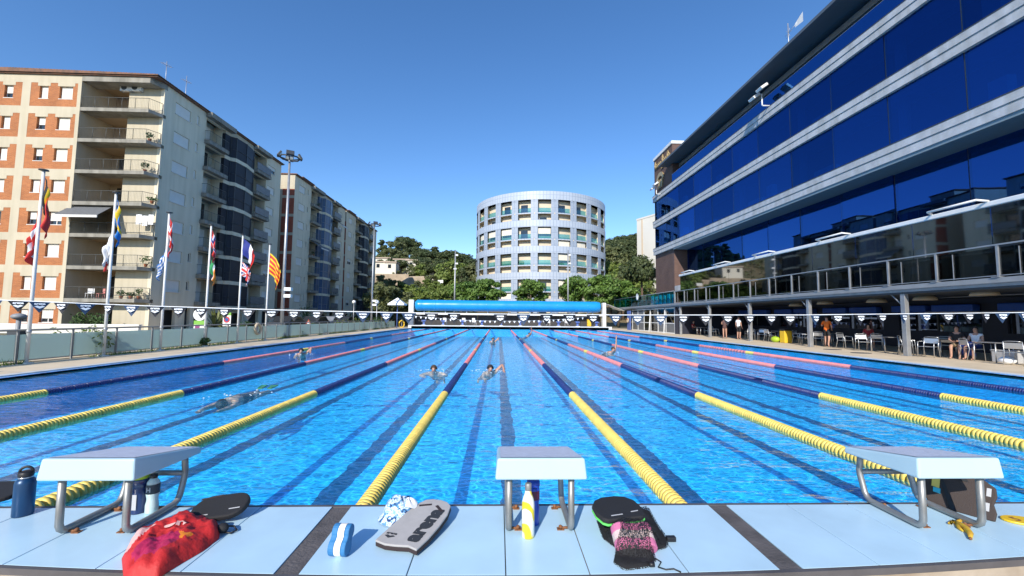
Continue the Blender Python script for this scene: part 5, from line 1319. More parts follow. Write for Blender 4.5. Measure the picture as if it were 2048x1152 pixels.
# hidden in the shade: ground floor plinth of the street
# ================================================================== backstroke pennant line across the near water
mk('pennant_black', (.014,.014,.02), .6); mk('pennant_navy', (.02,.05,.11), .6); mk('print_white', (.80,.82,.84), .6)
fl = thing('flag_line', 'white cord of dark triangular pennants strung across the pool above the near water', 'pennants', (0, 5.0, 0))
ptsl = [(-14.0,2.05)] + [(ony(*q,5.0).x, ony(*q,5.0).z) for q in [(0,600),(300,612),(560,620),(780,625),(1000,628),(1250,630),(1600,630),(2048,625)]] + [(14.5,1.95)]
def lz(x):
    for (a, za), (b, zb) in zip(ptsl[:-1], ptsl[1:]):
        if a <= x <= b: return za+(zb-za)*(x-a)/(b-a)
    return 1.9
MB().tube([(x, 0, z) for x, z in ptsl], .009, 6).build('cord', 'white_paint', fl)
def pennant_mesh(m):
    b = MB(); P = [(-.135,0,0),(.135,0,0),(0,0,-.20)]
    n_ = 6
    for sgn in (-1, 1):
        for k in range(n_):
            t0, t1 = k/n_, (k+1)/n_
            def pt(t, s): return (s*.135*(1-t), .012*math.sin(t*2.2)+.0008*sgn, -.20*t)
            q = [pt(t0,-1), pt(t0,1), pt(t1,1), pt(t1,-1)] if k < n_-1 else [pt(t0,-1), pt(t0,1), pt(t1,0)]
            b.face(q if sgn < 0 else q[::-1], True)
    return b.mesh('pennant', m)
pmk = pennant_mesh('pennant_black'); pmn = pennant_mesh('pennant_navy')
txt = text_mesh('arena', .052, .0006, .003, 1.15, 'print_white'); txt.transform(Matrix.Rotation(HALF_PI, 4, 'X'))
lg = MB()
def lfn(x, y, z): return (x, -.014-z*1.0, y)
lg.prism([(-.066,-.084),(-.03,-.066),(0,-.082),(.03,-.066),(.066,-.084),(0,-.122)], .0, .0012, lfn); lgm = lg.mesh('chevron_logo', 'print_white')
px = 34; k = 0
r_ = random.Random(8)
skip = {956}
X_ = [ony(px_, 628, 5.0).x for px_ in (-14,35,78,122,170,216,262,310,357,402,449,496,543,588,634,679,726,773,817,863,908,1001,1047,1093,1139,1186,1231,1275,1321,1366,1411,1455,1499,1542,1580,1631,1675,1721,1764,1808,1852,1896,1938,1972,2005,2050)]
for k, x in enumerate(X_):
    yaw = r_.gauss(0,.22); navy = r_.random() < .2
    if k in (2, 4): navy, yaw = True, .9
    o = put('pennant', pmn if navy else pmk, fl, (x, 0, lz(x)-.006), yaw)
    tx = put('lettering', txt, o, (0,-.012,-.034)); put('chevron_logo', lgm, o, (0,0,0))
for x, m_ in ((-14.0,'galvanised'),(14.5,'galvanised')):
    t = thing('line_post', 'thin steel post holding the '+('left' if x < 0 else 'right')+' end of the pennant line', 'post', (x, 5.0, .03)); MB().tube([(0,0,0),(0,0,2.05)], .03, 8).build('post', m_, t); MB().box(-.09,.09,-.09,.09,0,.02).build('foot', m_, t)
# ================================================================== things lying on the near platform
ZD = .302
mk('bottle_navy', (.008,.05,.13), .35, metal=.3, spec=.6); mk('bottle_steel', (.55,.55,.55), .25, metal=.9)
mk('lime', (.38,.55,.03), .4); mk('shaker_blue', (.012,.03,.12), .2, spec=.7); mk('label_dark', (.03,.045,.06), .5); mk('drink', (.52,.66,.66), .15, spec=.7, var=.08, scale=9)
mk('foam_black', (.014,.014,.016), .75, bump=.25, bscale=300); mk('foam_grey', (.42,.40,.385), .8, var=.05, scale=20, bump=.3, bscale=260); mk('foam_edge', (.035,.022,.022), .8)
mk('foam_green', (.12,.62,.12), .7); mk('print_grey', (.45,.45,.46), .6); mk('print_dark', (.03,.032,.036), .7)
mk('buoy_blue', (.035,.19,.42), .7, var=.06, scale=30, bump=.15, bscale=250); mk('buoy_white', (.80,.78,.73), .7, bump=.15, bscale=250); mk('buoy_pink', (.62,.17,.33), .8, bump=.5, bscale=180); mk('buoy_pale', (.66,.52,.50), .8, bump=.5, bscale=180)
mk('peel', (.62,.42,.03), .6, col2=(.42,.22,.02), scale=30); mk('paddle_yellow', (.78,.50,.02), .4)
m = mat('marbled', (.80,.80,.72), .25); n = m.node_tree; b = n.nodes['Principled BSDF']; tc = n.nodes.new('ShaderNodeTexCoord'); wv = n.nodes.new('ShaderNodeTexWave'); wv.inputs['Scale'].default_value = 5; wv.inputs['Distortion'].default_value = 6; wv.inputs['Detail'].default_value = 2; wv.bands_direction = 'DIAGONAL'
rp = n.nodes.new('ShaderNodeValToRGB'); rp.color_ramp.elements[0].color = (.78,.62,.03,1); rp.color_ramp.elements[0].position = .25; rp.color_ramp.elements[1].color = (.82,.82,.76,1); rp.color_ramp.elements[1].position = .5
n.links.new(tc.outputs['Object'], wv.inputs['Vector']); n.links.new(wv.outputs['Fac'], rp.inputs[0]); n.links.new(rp.outputs[0], b.inputs['Base Color']); M['marbled'] = m
m = mat('camo_cloth', (.7,.72,.75), .85); n = m.node_tree; b = n.nodes['Principled BSDF']; tc = n.nodes.new('ShaderNodeTexCoord'); vo = n.nodes.new('ShaderNodeTexNoise'); vo.inputs['Scale'].default_value = 26; vo.inputs['Detail'].default_value = 3; vo.inputs['Distortion'].default_value = 1.5
rp = n.nodes.new('ShaderNodeValToRGB'); rp.color_ramp.interpolation = 'CONSTANT'; rp.color_ramp.elements[0].color = (.012,.03,.12,1)
for p_, c_ in ((.40,(.10,.28,.50,1)),(.48,(.70,.74,.78,1)),(.55,(.22,.42,.62,1)),(.61,(.72,.76,.8,1))): e = rp.color_ramp.elements.new(p_); e.color = c_
n.links.new(tc.outputs['Object'], vo.inputs['Vector']); n.links.new(vo.outputs['Fac'], rp.inputs[0]); n.links.new(rp.outputs[0], b.inputs['Base Color']); M['camo_cloth'] = m
# open mesh cloth
def net_mat(name, col, hole, scale):
    m = mat(name, col, .8); n = m.node_tree; b = n.nodes['Principled BSDF']; L = n.links.new
    tc = n.nodes.new('ShaderNodeTexCoord'); vo = n.nodes.new('ShaderNodeTexVoronoi'); vo.inputs['Scale'].default_value = scale; L(tc.outputs['Object'], vo.inputs['Vector'])
    lt = n.nodes.new('ShaderNodeMath'); lt.operation = 'LESS_THAN'; lt.inputs[1].default_value = hole; L(vo.outputs['Distance'], lt.inputs[0])
    t = n.nodes.new('ShaderNodeBsdfTransparent'); mx = n.nodes.new('ShaderNodeMixShader'); L(lt.outputs[0], mx.inputs[0]); L(b.outputs[0], mx.inputs[1]); L(t.outputs[0], mx.inputs[2]); L(mx.outputs[0], n.nodes['Material Output'].inputs[0]); M[name] = m
net_mat('black_net', (.012,.012,.014), .50, 170)

def at_deck(px, py): p = onz(px, py, ZD); return (p.x, p.y, ZD+.0005)
t = thing('water_bottle', 'tall dark blue steel bottle with a loop cap, alone left of the left starting block', 'bottle', at_deck(45,1030), .4, 'drinking bottles on the platform')
MB().lathe([(.0,0),(.044,.0),(.047,.006),(.047,.19),(.044,.205),(.034,.215),(.032,.218)], n=28).build('body', 'bottle_navy', t)
MB().lathe([(.033,.2185),(.033,.228),(.0,.2285)], n=24).build('collar', 'bottle_steel', t)
MB().lathe([(.034,.229),(.035,.235),(.035,.252),(.030,.258),(0,.26)], n=24).build('cap', 'black_plastic', t)
MB().tube([(.026*math.cos(a)*1.15,0,.254+.030*math.sin(a)) for a in [k*math.pi/10 for k in range(11)]], .0075, 8).build('cap_loop', 'black_plastic', t)
t = thing('water_bottle', 'yellow and white marbled slim bottle with a steel cap', 'bottle', at_deck(1056,1073), 0, 'drinking bottles on the platform')
MB().lathe([(0,0),(.033,0),(.0355,.004),(.0355,.17),(.034,.19),(.027,.215),(.019,.235),(.0165,.25)], n=28).build('body', 'marbled', t)
MB().lathe([(.0175,.2505),(.0185,.254),(.0185,.285),(.0165,.289),(0,.2895)], n=20).build('cap', 'steel', t)
t = thing('water_bottle', 'bright blue bottle hidden behind the yellow marbled bottle', 'bottle', (.005,-.26,ZD+.0005), 0, 'drinking bottles on the platform')
mk('bottle_blue', (.01,.06,.45), .3, spec=.6); mk('label_wine', (.09,.012,.05), .5)
MB().lathe([(0,0),(.034,0),(.037,.005),(.037,.10),(.033,.12),(.037,.14),(.037,.20),(.034,.215)], n=24).build('body', 'bottle_blue', t)
MB().lathe([(.0375,.145),(.0378,.146),(.0378,.195),(.0375,.196)], n=24).build('label', 'label_wine', t); MB().lathe([(.037,.2155),(.039,.22),(.039,.245),(.032,.25),(0,.25)], n=24).build('cap', 'bottle_blue', t)
t = thing('shaker_bottle', 'dark blue shaker bottle with a lime green lid behind the left block', 'bottle', at_deck(277,1024), 0, 'drinking bottles on the platform')
MB().lathe([(0,0),(.040,0),(.043,.006),(.047,.15),(.048,.155)], n=24).build('body', 'shaker_blue', t); MB().lathe([(.049,.1555),(.049,.20),(.046,.205),(0,.205)], n=24).build('collar', 'shaker_blue', t)
MB().lathe([(.047,.2055),(.0475,.21),(.0475,.228),(.04,.234),(0,.235)], n=24).build('lid', 'lime', t); MB().box(-.02,.02,-.0475,-.0455,.03,.12).build('label', 'print_grey', t)
t = thing('sports_drink', 'clear plastic bottle with pale drink, dark label and black cap', 'bottle', at_deck(303,1025), 0, 'drinking bottles on the platform')
MB().lathe([(0,.0),(.030,0),(.034,.008),(.034,.05),(.029,.075),(.029,.09),(.034,.115),(.035,.119)], n=24).build('body', 'drink', t)
MB().lathe([(.0355,.1195),(.0355,.172),(.035,.173)], n=24).build('label', 'label_dark', t); MB().lathe([(.034,.1735),(.031,.187),(.019,.203),(.0175,.208)], n=24).build('shoulder', 'drink', t)
MB().lathe([(.0195,.2085),(.0205,.212),(.0205,.228),(.016,.232),(0,.233)], n=18).build('cap', 'black_plastic', t)
MB().box(-.012,-.006,-.0362,-.0352,.132,.160).box(.006,.012,-.0362,-.0352,.132,.160).box(-.0055,.0055,-.0362,-.0352,.143,.149).build('label_mark', 'print_grey', t)

def slab(outline, th, O, U, V):
    """flat board: 2-D outline in the frame O, U, V, extruded along U x V"""
    U = Vector(U).normalized(); V = Vector(V); V = (V-U*V.dot(U)).normalized(); N = U.cross(V); O = Vector(O)
    fn = lambda x, y, z: O+U*x+V*y+N*z
    return (lambda z0, z1, pts=outline: MB().prism(pts, z0, z1, fn)), fn
def rounded(w_, h_, r, n_=6, bulge=0.0):
    pts = []
    for cx, cy, a0 in ((w_/2-r, h_-r, 0), (-w_/2+r, h_-r, 90), (-w_/2+r, r, 180), (w_/2-r, r, 270)):
        for k in range(n_+1): a = R(a0+90*k/n_); pts.append((cx+r*math.cos(a), cy+r*math.sin(a)))
    return pts
# grey board with lettering
U = Vector((.94,-.33,.02)); V = Vector((.33,.94,.085)); O = Vector((-.735,-.555,ZD+.006))
ol = [(-.128,.012),(-.06,-.004),(.0,.0),(.07,.012),(.128,-.004),(.142,.10),(.145,.22),(.138,.33),(.115,.42),(.075,.455),(.03,.468),(-.03,.468),(-.07,.45),(-.095,.40),(-.112,.30),(-.122,.15)]
kb = thing('kickboard', 'light grey kickboard with big dark lettering lying on the blue and white hat', 'kickboard', (0,0,0), 0, 'kickboards on the platform')
bd, fn = slab(ol, .03, O, U, V)
bd(.0,.022).build('foam_core', 'foam_edge', kb, bevel=.004); bd(.0222,.034).build('top_sheet', 'foam_grey', kb, bevel=.004)
tm = text_mesh('arena', .125, .0005, .007, 1.12, 'print_dark')
fnv = lambda v: fn(.062-v.y, .205+v.x, .0350+v.z)
for v in tm.vertices: v.co = fnv(v.co.copy())
put('lettering', tm, kb)
tm2 = text_mesh('arena', .026, .0004, .001, 1.1, 'print_dark')
for v in tm2.vertices: c0 = v.co.copy(); v.co = fn(-.072+c0.x, .085+c0.y, .0350+c0.z)
put('lettering', tm2, kb)
MB().prism([(-.104,.062),(-.088,.07),(-.072,.063),(-.056,.07),(-.04,.062),(-.072,.044)], .0346, .0352, fn).build('chevron_logo', 'print_dark', kb)
for (a, b) in (((-.075,.375),(-.005,.405)),((.03,.40),(.095,.345))):
    d = Vector((b[0]-a[0], b[1]-a[1])).normalized(); q = Vector((-d.y, d.x))*.009; MB().prism([(a[0]-q.x,a[1]-q.y),(b[0]-q.x,b[1]-q.y),(b[0]+q.x,b[1]+q.y),(a[0]+q.x,a[1]+q.y)], .0343, .0356, fn).build('hand_slot', 'foam_edge', kb)
# black and green board on the net bag
ol2 = [(-.125,.02),(-.10,.0),(.10,-.003),(.128,.02),(.14,.09),(.132,.16),(.09,.21),(.03,.228),(-.05,.226),(-.105,.20),(-.138,.15),(-.142,.08)]
kb = thing('kickboard', 'black pebble shaped kickboard with a bright green layer on top of the net bag', 'kickboard', (0,0,0), 0, 'kickboards on the platform')
bd, fn = slab(ol2, .03, (.50,-.455,.385), (.97,.14,.03), (-.1,.93,.10)); bd(0,.012).build('green_layer', 'foam_green', kb, bevel=.004); bd(.0122,.040).build('black_layer', 'foam_black', kb, bevel=.010, seg=3)
for a, b, y in ((-.07,.0,.028),(.055,.10,.045)): MB().prism([(a,y),(b,y+.004),(b,y+.012),(a,y+.008)], .0405, .0410, fn).build('print', 'print_grey', kb)
# black board leaning on the red bag
kb = thing('kickboard', 'black rounded kickboard propped on the red swim bag', 'kickboard', (0,0,0), 0, 'kickboards on the platform')
p = onz(430,1046,ZD); bd, fn = slab(rounded(.32,.185,.09), .03, (p.x+.0,p.y-.02,ZD+.012), (.98,.05,.10), (-.08,.93,.36)); bd(0,.036).build('foam', 'foam_black', kb, bevel=.012, seg=3)
for a, b, y in ((-.10,-.035,.022),(.07,.13,.05)): MB().prism([(a,y),(b,y+.003),(b,y+.010),(a,y+.007)], .0362, .0367, fn).build('print', 'print_grey', kb)
MB().prism([(-.14,.15),(-.02,.165),(-.02,.178),(-.14,.163)], .0362, .0372, fn).build('hand_slot', 'foam_edge', kb)
kb = thing('kickboard', 'black kickboard cut off by the left edge beside the dark blue bottle', 'kickboard', (0,0,0), 0, 'kickboards on the platform')
p = onz(-40,1002,ZD); bd, fn = slab(rounded(.40,.24,.07), .03, (p.x,p.y-.06,ZD+.002), (.98,.12,.0), (-.1,.95,.12)); bd(0,.03).build('foam', 'foam_black', kb, bevel=.008)
# board and straps behind the right block
kb = thing('kickboard', 'large dark brown black board standing on edge behind the right starting block', 'kickboard', (0,0,0), 0, 'kickboards on the platform')
A = onz(1858,1010,ZD); B = onz(1990,1045,ZD); W = (B-A).length
bd, fn = slab([(0,0),(W*.3,.002),(W*.7,-.003),(W,.0),(W+.008,.05),(W-.004,.10),(W+.01,.15),(W*1.02,.20),(W*.8,.245),(W*.45,.262),(W*.1,.255),(-.02,.2),(-.03,.08)], .03, (A.x,A.y,ZD+.004), B-A, (.10,.06,.24)); mk('foam_brown', (.05,.036,.032), .8, bump=.25, bscale=260)
bd(-.03,0).build('foam', 'foam_brown', kb, bevel=.006)
MB().prism([(W*.36,.0),(W*.44,.0),(W*.20,.20),(W*.13,.20)], .0005, .004, fn).build('strap', 'black_plastic', kb); MB().prism([(W*.02,.195),(W*.62,.20),(W*.52,.262),(W*.05,.255)], .0005, .003, fn).build('dark_panel', 'black_plastic', kb)
MB().prism([(W*.03,.125),(W*.16,.12),(W*.17,.18),(W*.04,.185)], .0008, .0045, fn).build('sticker', 'float_yellow', kb); MB().prism([(W*.06,.09),(W*.18,.085),(W*.18,.118),(W*.06,.12)], .0008, .0045, fn).build('sticker', 'turquoise', kb)
MB().prism([(W*.86,.05),(W*.92,.05),(W*.93,.10),(W*.87,.10)], .0008, .002, fn).prism([(W*.88,.14),(W*.95,.14),(W*.96,.19),(W*.89,.19)], .0008, .002, fn).build('print', 'print_grey', kb)

# pull buoys: figure-of-eight foam blocks
def buoy_profile(r1, r2, d, n_=14):
    """outline of two lobes whose waist is filled, lying along +x"""
    pts = []
    for k in range(n_+1): a = R(130)-(R(130)+R(130))*k/n_ ; pts.append((d+r2*math.cos(a), r2*math.sin(a)))
    for k in range(n_+1): a = R(-50)-(R(260))*k/n_; pts.append((r1*math.cos(a), r1*math.sin(a)))
    return pts
def buoy(name, label, O, axis, along, cols, width, r1, r2, d, group='pull buoys on the platform'):
    t = thing(name, label, 'pull buoy', (0,0,0), 0, group); prof = buoy_profile(r1, r2, d)
    Wd = Vector(axis).normalized(); A = Vector(along); A = (A-Wd*A.dot(Wd)).normalized(); Nn = Wd.cross(A); O = Vector(O)
    fn = lambda x, y, z: O + A*x + Nn*y + Wd*z
    for (a, b, c, nm) in cols: MB().prism(prof, -width/2+width*a, -width/2+width*b, fn).build(nm, c, t, bevel=.006 if nm == 'foam' else .0)
    return t
buoy('pull_buoy', 'blue pull buoy with a white middle band beside the left groove', (-1.012,-.575,ZD+.043), (1,-.10,0), (-.03,.05,.085), [(0,.36,'buoy_blue','foam'),(.3603,.72,'buoy_white','white_band'),(.7203,1,'buoy_blue','foam')], .092, .043, .037, .068)

# cloth shapes over an outline on the deck
def heap(poly, hfun, nx=46, ny=46):
    """closed heap of cloth over a deck outline; returns grid and inside test"""
    x0, x1 = min(p[0] for p in poly), max(p[0] for p in poly); y0, y1 = min(p[1] for p in poly), max(p[1] for p in poly)
    def sd(x, y):
        ins = False; dmin = 9
        for (ax, ay), (bx, by) in zip(poly, poly[1:]+poly[:1]):
            if (ay > y) != (by > y) and x < (bx-ax)*(y-ay)/(by-ay)+ax: ins = not ins
            l2 = (bx-ax)**2+(by-ay)**2; tt = max(0, min(1, ((x-ax)*(bx-ax)+(y-ay)*(by-ay))/l2)); dmin = min(dmin, math.hypot(x-ax-tt*(bx-ax), y-ay-tt*(by-ay)))
        return dmin if ins else -dmin
    return sd, (x0, x1, y0, y1)
def heap_mesh(mb, poly, hfun, mfun, n_=54):
    cx = sum(p[0] for p in poly)/len(poly); cy = sum(p[1] for p in poly)/len(poly); sd, _ = heap(poly, None)
    # radial grid from the centre to the resampled outline keeps a clean edge
    L_ = 0; seg = []
    for a, b in zip(poly, poly[1:]+poly[:1]): l = math.hypot(b[0]-a[0], b[1]-a[1]); seg.append((a, b, l)); L_ += l
    rim = []
    for k in range(n_):
        s = L_*k/n_
        for a, b, l in seg:
            if s <= l: rim.append((a[0]+(b[0]-a[0])*s/l, a[1]+(b[1]-a[1])*s/l)); break
            s -= l
    K = 22; P = []
    for (rx, ry) in rim:
        row = []
        for j in range(K+1):
            f = 1-j/K; x = cx+(rx-cx)*f; y = cy+(ry-cy)*f; d = max(0, sd(x, y)); e = min(1, d/.045); e = math.sqrt(e*(2-e))
            row.append((x, y, ZD+.002+e*hfun(x, y, d)))
        P.append(row)
    mb.grid(P, True, True, lambda a, c: mfun(*P[a][c][:2]))
    return P
for nm, c in dict(bag_red=(.50,.018,.018), bag_crimson=(.42,.012,.075), bag_orange=(.68,.20,.012), bag_pale=(.62,.36,.34)).items(): mk(nm, c, .65, var=.10, scale=14, bump=.25, bscale=45)
poly = [tuple(onz(*q, ZD)[:2]) for q in [(247,1160),(243,1118),(262,1082),(300,1060),(345,1046),(385,1038),(420,1044),(441,1060),(438,1078),(408,1102),(360,1130),(312,1160)]]
def hred(x, y, d): 
    q = Vector((x*7, y*7, 2)); f = abs(mnoise.noise(Vector((x*9+y*5, y*4, 0))))
    return .022+.048*max(0, min(1, d/.09)) + .026*mnoise.noise(q) + .045*(f-.2) + .014*(1-abs(mnoise.noise(q*2.6)))**3 + .010*abs(mnoise.noise(q*5))
def mred(x, y):
    p = (x, y); a = onz(262,1100,ZD); b = onz(312,1118,ZD); c = onz(360,1098,ZD)
    if math.hypot(x-a.x, y-a.y) < .10 and x < a.x+.03: return 3
    if math.hypot(x-b.x, (y-b.y)*.8) < .085: return 1
    if math.hypot((x-c.x)*.7, y-c.y) < .045 and y < c.y+.01: return 2
    return 0
rbag = thing('swim_bag', 'crumpled red swim bag with pink and orange patches below the black kickboard', 'bag', (0,0,0))
h_ = MB(); heap_mesh(h_, poly, hred, mred, 90); h_.build('bag', ['bag_red','bag_crimson','bag_orange','bag_pale'], rbag, weld=True)
tm = text_mesh('en', .085, .0005, .003, 1.3, 'bag_pale'); c0 = onz(352,1052,ZD+.07)
for v in tm.vertices:
    q = v.co.copy(); x = c0.x+q.x*.95-q.y*.25; y = c0.y+q.x*.28+q.y*.6; sdv, _ = heap(poly, None); d = max(0, sdv(x, y)); e = min(1, d/.045); v.co = (x, y, ZD+.008+math.sqrt(e*(2-e))*hred(x, y, d)+q.z)
put('lettering', tm, rbag)
MB().tube([tuple(onz(440,1062,ZD+.02)), tuple(onz(452,1052,ZD+.03)), tuple(onz(468,1052,ZD+.02)), tuple(onz(474,1060,ZD+.01)), tuple(onz(462,1066,ZD+.008)), tuple(onz(446,1064,ZD+.01))], .005, 6).build('cord', 'black_plastic', rbag)
kn = onz(445,1056,ZD+.03); MB().sphere(kn, .028, 10, 8, (1.2,1,.9)).build('gathered_neck', 'foam_black', rbag)
# net bag with the pink buoy inside
nb = thing('net_bag', 'black mesh swim bag holding a pink and white pull buoy', 'bag', (0,0,0))
pl2 = [tuple(onz(*q, ZD)[:2]) for q in [(1192,1040),(1205,1078),(1232,1098),(1226,1128),(1250,1143),(1300,1136),(1314,1122),(1306,1106),(1336,1096),(1338,1080),(1318,1052),(1300,1020),(1240,1012)]]
cb = onz(1266,1100,ZD)
def hnet(x, y, d):
    f = max(0, 1-((x-cb.x)/.155)**2-((y-cb.y-.02)/.115)**2); g = max(0, 1-((x-.50)/.17)**2-((y+.34)/.14)**2)
    return .018+.118*math.sqrt(f)+.03*g*(1-f) + .012*mnoise.noise(Vector((x*16, y*16, 1))) + .02*abs(mnoise.noise(Vector((x*30, y*12, 5))))
h_ = MB(); heap_mesh(h_, pl2, hnet, lambda x, y: 0, 80); h_.build('mesh_cloth', 'black_net', nb, weld=True)
def hlow(x, y, d): return .6*max(.008, hnet(x, y, d)-.075)
h_ = MB(); heap_mesh(h_, [(x*.96+.04*.5, y*.96-.04*.42) for x, y in pl2], lambda x, y, d: min(.07, hlow(x, y, d)+.012), lambda x, y: 0, 60); h_.build('dark_contents', 'foam_black', nb, weld=True)
p = onz(1303,1134,ZD); MB().tube([(p.x-.02,p.y+.02,ZD+.012),(p.x,p.y,ZD+.02),(p.x+.04,p.y+.05,ZD+.012),(p.x+.06,p.y+.03,ZD+.006),(p.x+.03,p.y-.01,ZD+.005),(p.x+.06,p.y-.03,ZD+.005),(p.x+.10,p.y-.025,ZD+.005),(p.x+.125,p.y-.05,ZD+.004)], .0035, 6).build('cord', 'black_plastic', nb)
MB().lathe([(.0,-.014),(.012,-.012),(.012,.012),(0,.014)], (p.x,p.y-.005,ZD+.015), 10, axis='x').build('toggle', 'black_plastic', nb); q = onz(1342,1083,ZD); MB().box(q.x-.025,q.x+.025,q.y-.014,q.y+.014,ZD+.003,ZD+.028).build('buckle', 'black_plastic', nb, bevel=.004)
c0 = onz(1266,1096,ZD); buoy('pull_buoy', 'pink pull buoy with a pale band inside the black mesh bag', (c0.x-.06,c0.y-.012,ZD+.056), (0,.86,.5), (1,.04,0), [(0,.34,'buoy_pink','foam'),(.3403,.66,'buoy_pale','pale_band'),(.6603,1,'buoy_pink','foam')], .125, .05, .05, .12)
# hat
ht = thing('bucket_hat', 'crumpled blue and white patterned hat under the tip of the grey kickboard', 'hat', (-.80,-.20,ZD)); P = []
for i in range(28):
    a = 2*math.pi*i/28; row = []
    for r_a, z_a in ((.115,.004),(.10,.02),(.088,.035),(.082,.07),(.07,.095),(.045,.108),(.0,.112)):
        w_ = 1+.14*mnoise.noise(Vector((math.cos(a)*1.5, math.sin(a)*1.5, z_a*12))); row.append((r_a*w_*math.cos(a)*1.05, r_a*w_*math.sin(a)*.85+z_a*.3, z_a*(1+.25*mnoise.noise(Vector((math.cos(a)*2, math.sin(a)*2, 7))))+.001))
    P.append(row)
MB().grid(P, True, True).build('crown', 'camo_cloth', ht, weld=True)
P = [[(.055+.05*math.cos(a)*f, .02+.05*math.sin(a)*f, .075+.035*(1-f*f)+.01*math.sin(3*a)) for f in (1,.8,.5,.2,0)] for a in [2*math.pi*k/18 for k in range(18)]]; MB().grid(P, True, True).build('lining', 'cloth_white', ht, weld=True)
P = [[(.15+.05*math.cos(a)*f, .06+.035*math.sin(a)*f, .004+.035*(1-f*f)+.006*math.sin(4*a)) for f in (1,.8,.5,.2,0)] for a in [2*math.pi*k/18 for k in range(18)]]; MB().grid(P, True, True).build('strap', 'flag_navy', ht, weld=True)
# banana skin and paddle
bp = thing('banana_peel', 'yellow banana skin on the platform in front of the right starting block', 'banana peel', (0,0,0))
pts = [onz(*q, ZD+.012) for q in [(1908,1042),(1920,1049),(1932,1057),(1940,1066),(1941,1075)]]
MB().tube(pts, [.006,.016,.017,.015,.008], 8).build('skin', 'peel', bp)
for q in ([(1908,1042),(1900,1047),(1906,1040)],[(1910,1046),(1922,1040),(1935,1043)],[(1912,1044),(1918,1056),(1926,1062)]): MB().tube([onz(*k, ZD+.008) for k in q], [.008,.011,.004], 6).build('skin_flap', 'peel', bp)
MB().sphere(onz(1941,1077,ZD+.01), .008, 8, 6).build('tip', 'rust', bp)
pd = thing('hand_paddle', 'yellow oval swim paddle with a dark mark at the right edge', 'hand paddle', (*onz(2046,1044,ZD)[:2], ZD+.001), -.25)
MB().prism([(.105*math.cos(a), .062*math.sin(a)) for a in [2*math.pi*k/32 for k in range(32)]], 0, .012).build('plate', 'paddle_yellow', pd, bevel=.004)
tm = text_mesh('5', .07, .0004, .002, 1.2, 'rust'); put('mark', tm, pd, (-.035,0,.0128), .25)
# ================================================================== people
for nm, c in dict(cloth_orange=(.80,.16,.012), cloth_black=(.012,.012,.014), cloth_beige=(.34,.25,.16), cloth_red=(.30,.02,.025), cloth_swim=(.10,.05,.045), cloth_blue=(.02,.06,.30), hair_brown=(.06,.035,.02), cap_dark=(.015,.015,.02), fin_green=(.04,.20,.04)).items(): mk(nm, c, .75, var=.06, scale=8)
STAND = dict(pel=(0,0,.94,.125), sp=(0,.01,1.10,.115), ch=(0,.0,1.30,.135), nk=(0,.0,1.455,.052), h0=(0,-.015,1.53,.066), h1=(0,-.02,1.615,.088), h2=(0,-.005,1.70,.062), nose=(0,-.115,1.60,.012),
    sL=(.165,0,1.405,.058), eL=(.215,.03,1.13,.042), wL=(.235,-.04,.89,.028), pL=(.24,-.06,.82,.030), sR=(-.165,0,1.405,.058), eR=(-.215,.03,1.13,.042), wR=(-.235,-.04,.89,.028), pR=(-.24,-.06,.82,.030),
    hL=(.09,0,.89,.092), kL=(.10,-.015,.49,.058), aL=(.10,.03,.085,.038), tL=(.12,-.13,.03,.032), hR=(-.09,0,.89,.092), kR=(-.10,-.015,.49,.058), aR=(-.10,.03,.085,.038), tR=(-.12,-.13,.03,.032))
BONES = [('pel','sp'),('sp','ch'),('ch','nk'),('nk','h0'),('h0','h1'),('h1','h2'),('h1','nose'),('ch','sL'),('sL','eL'),('eL','wL'),('wL','pL'),('ch','sR'),('sR','eR'),('eR','wR'),('wR','pR'),('pel','hL'),('hL','kL'),('kL','aL'),('aL','tL'),('pel','hR'),('hR','kR'),('kR','aR'),('aR','tR')]
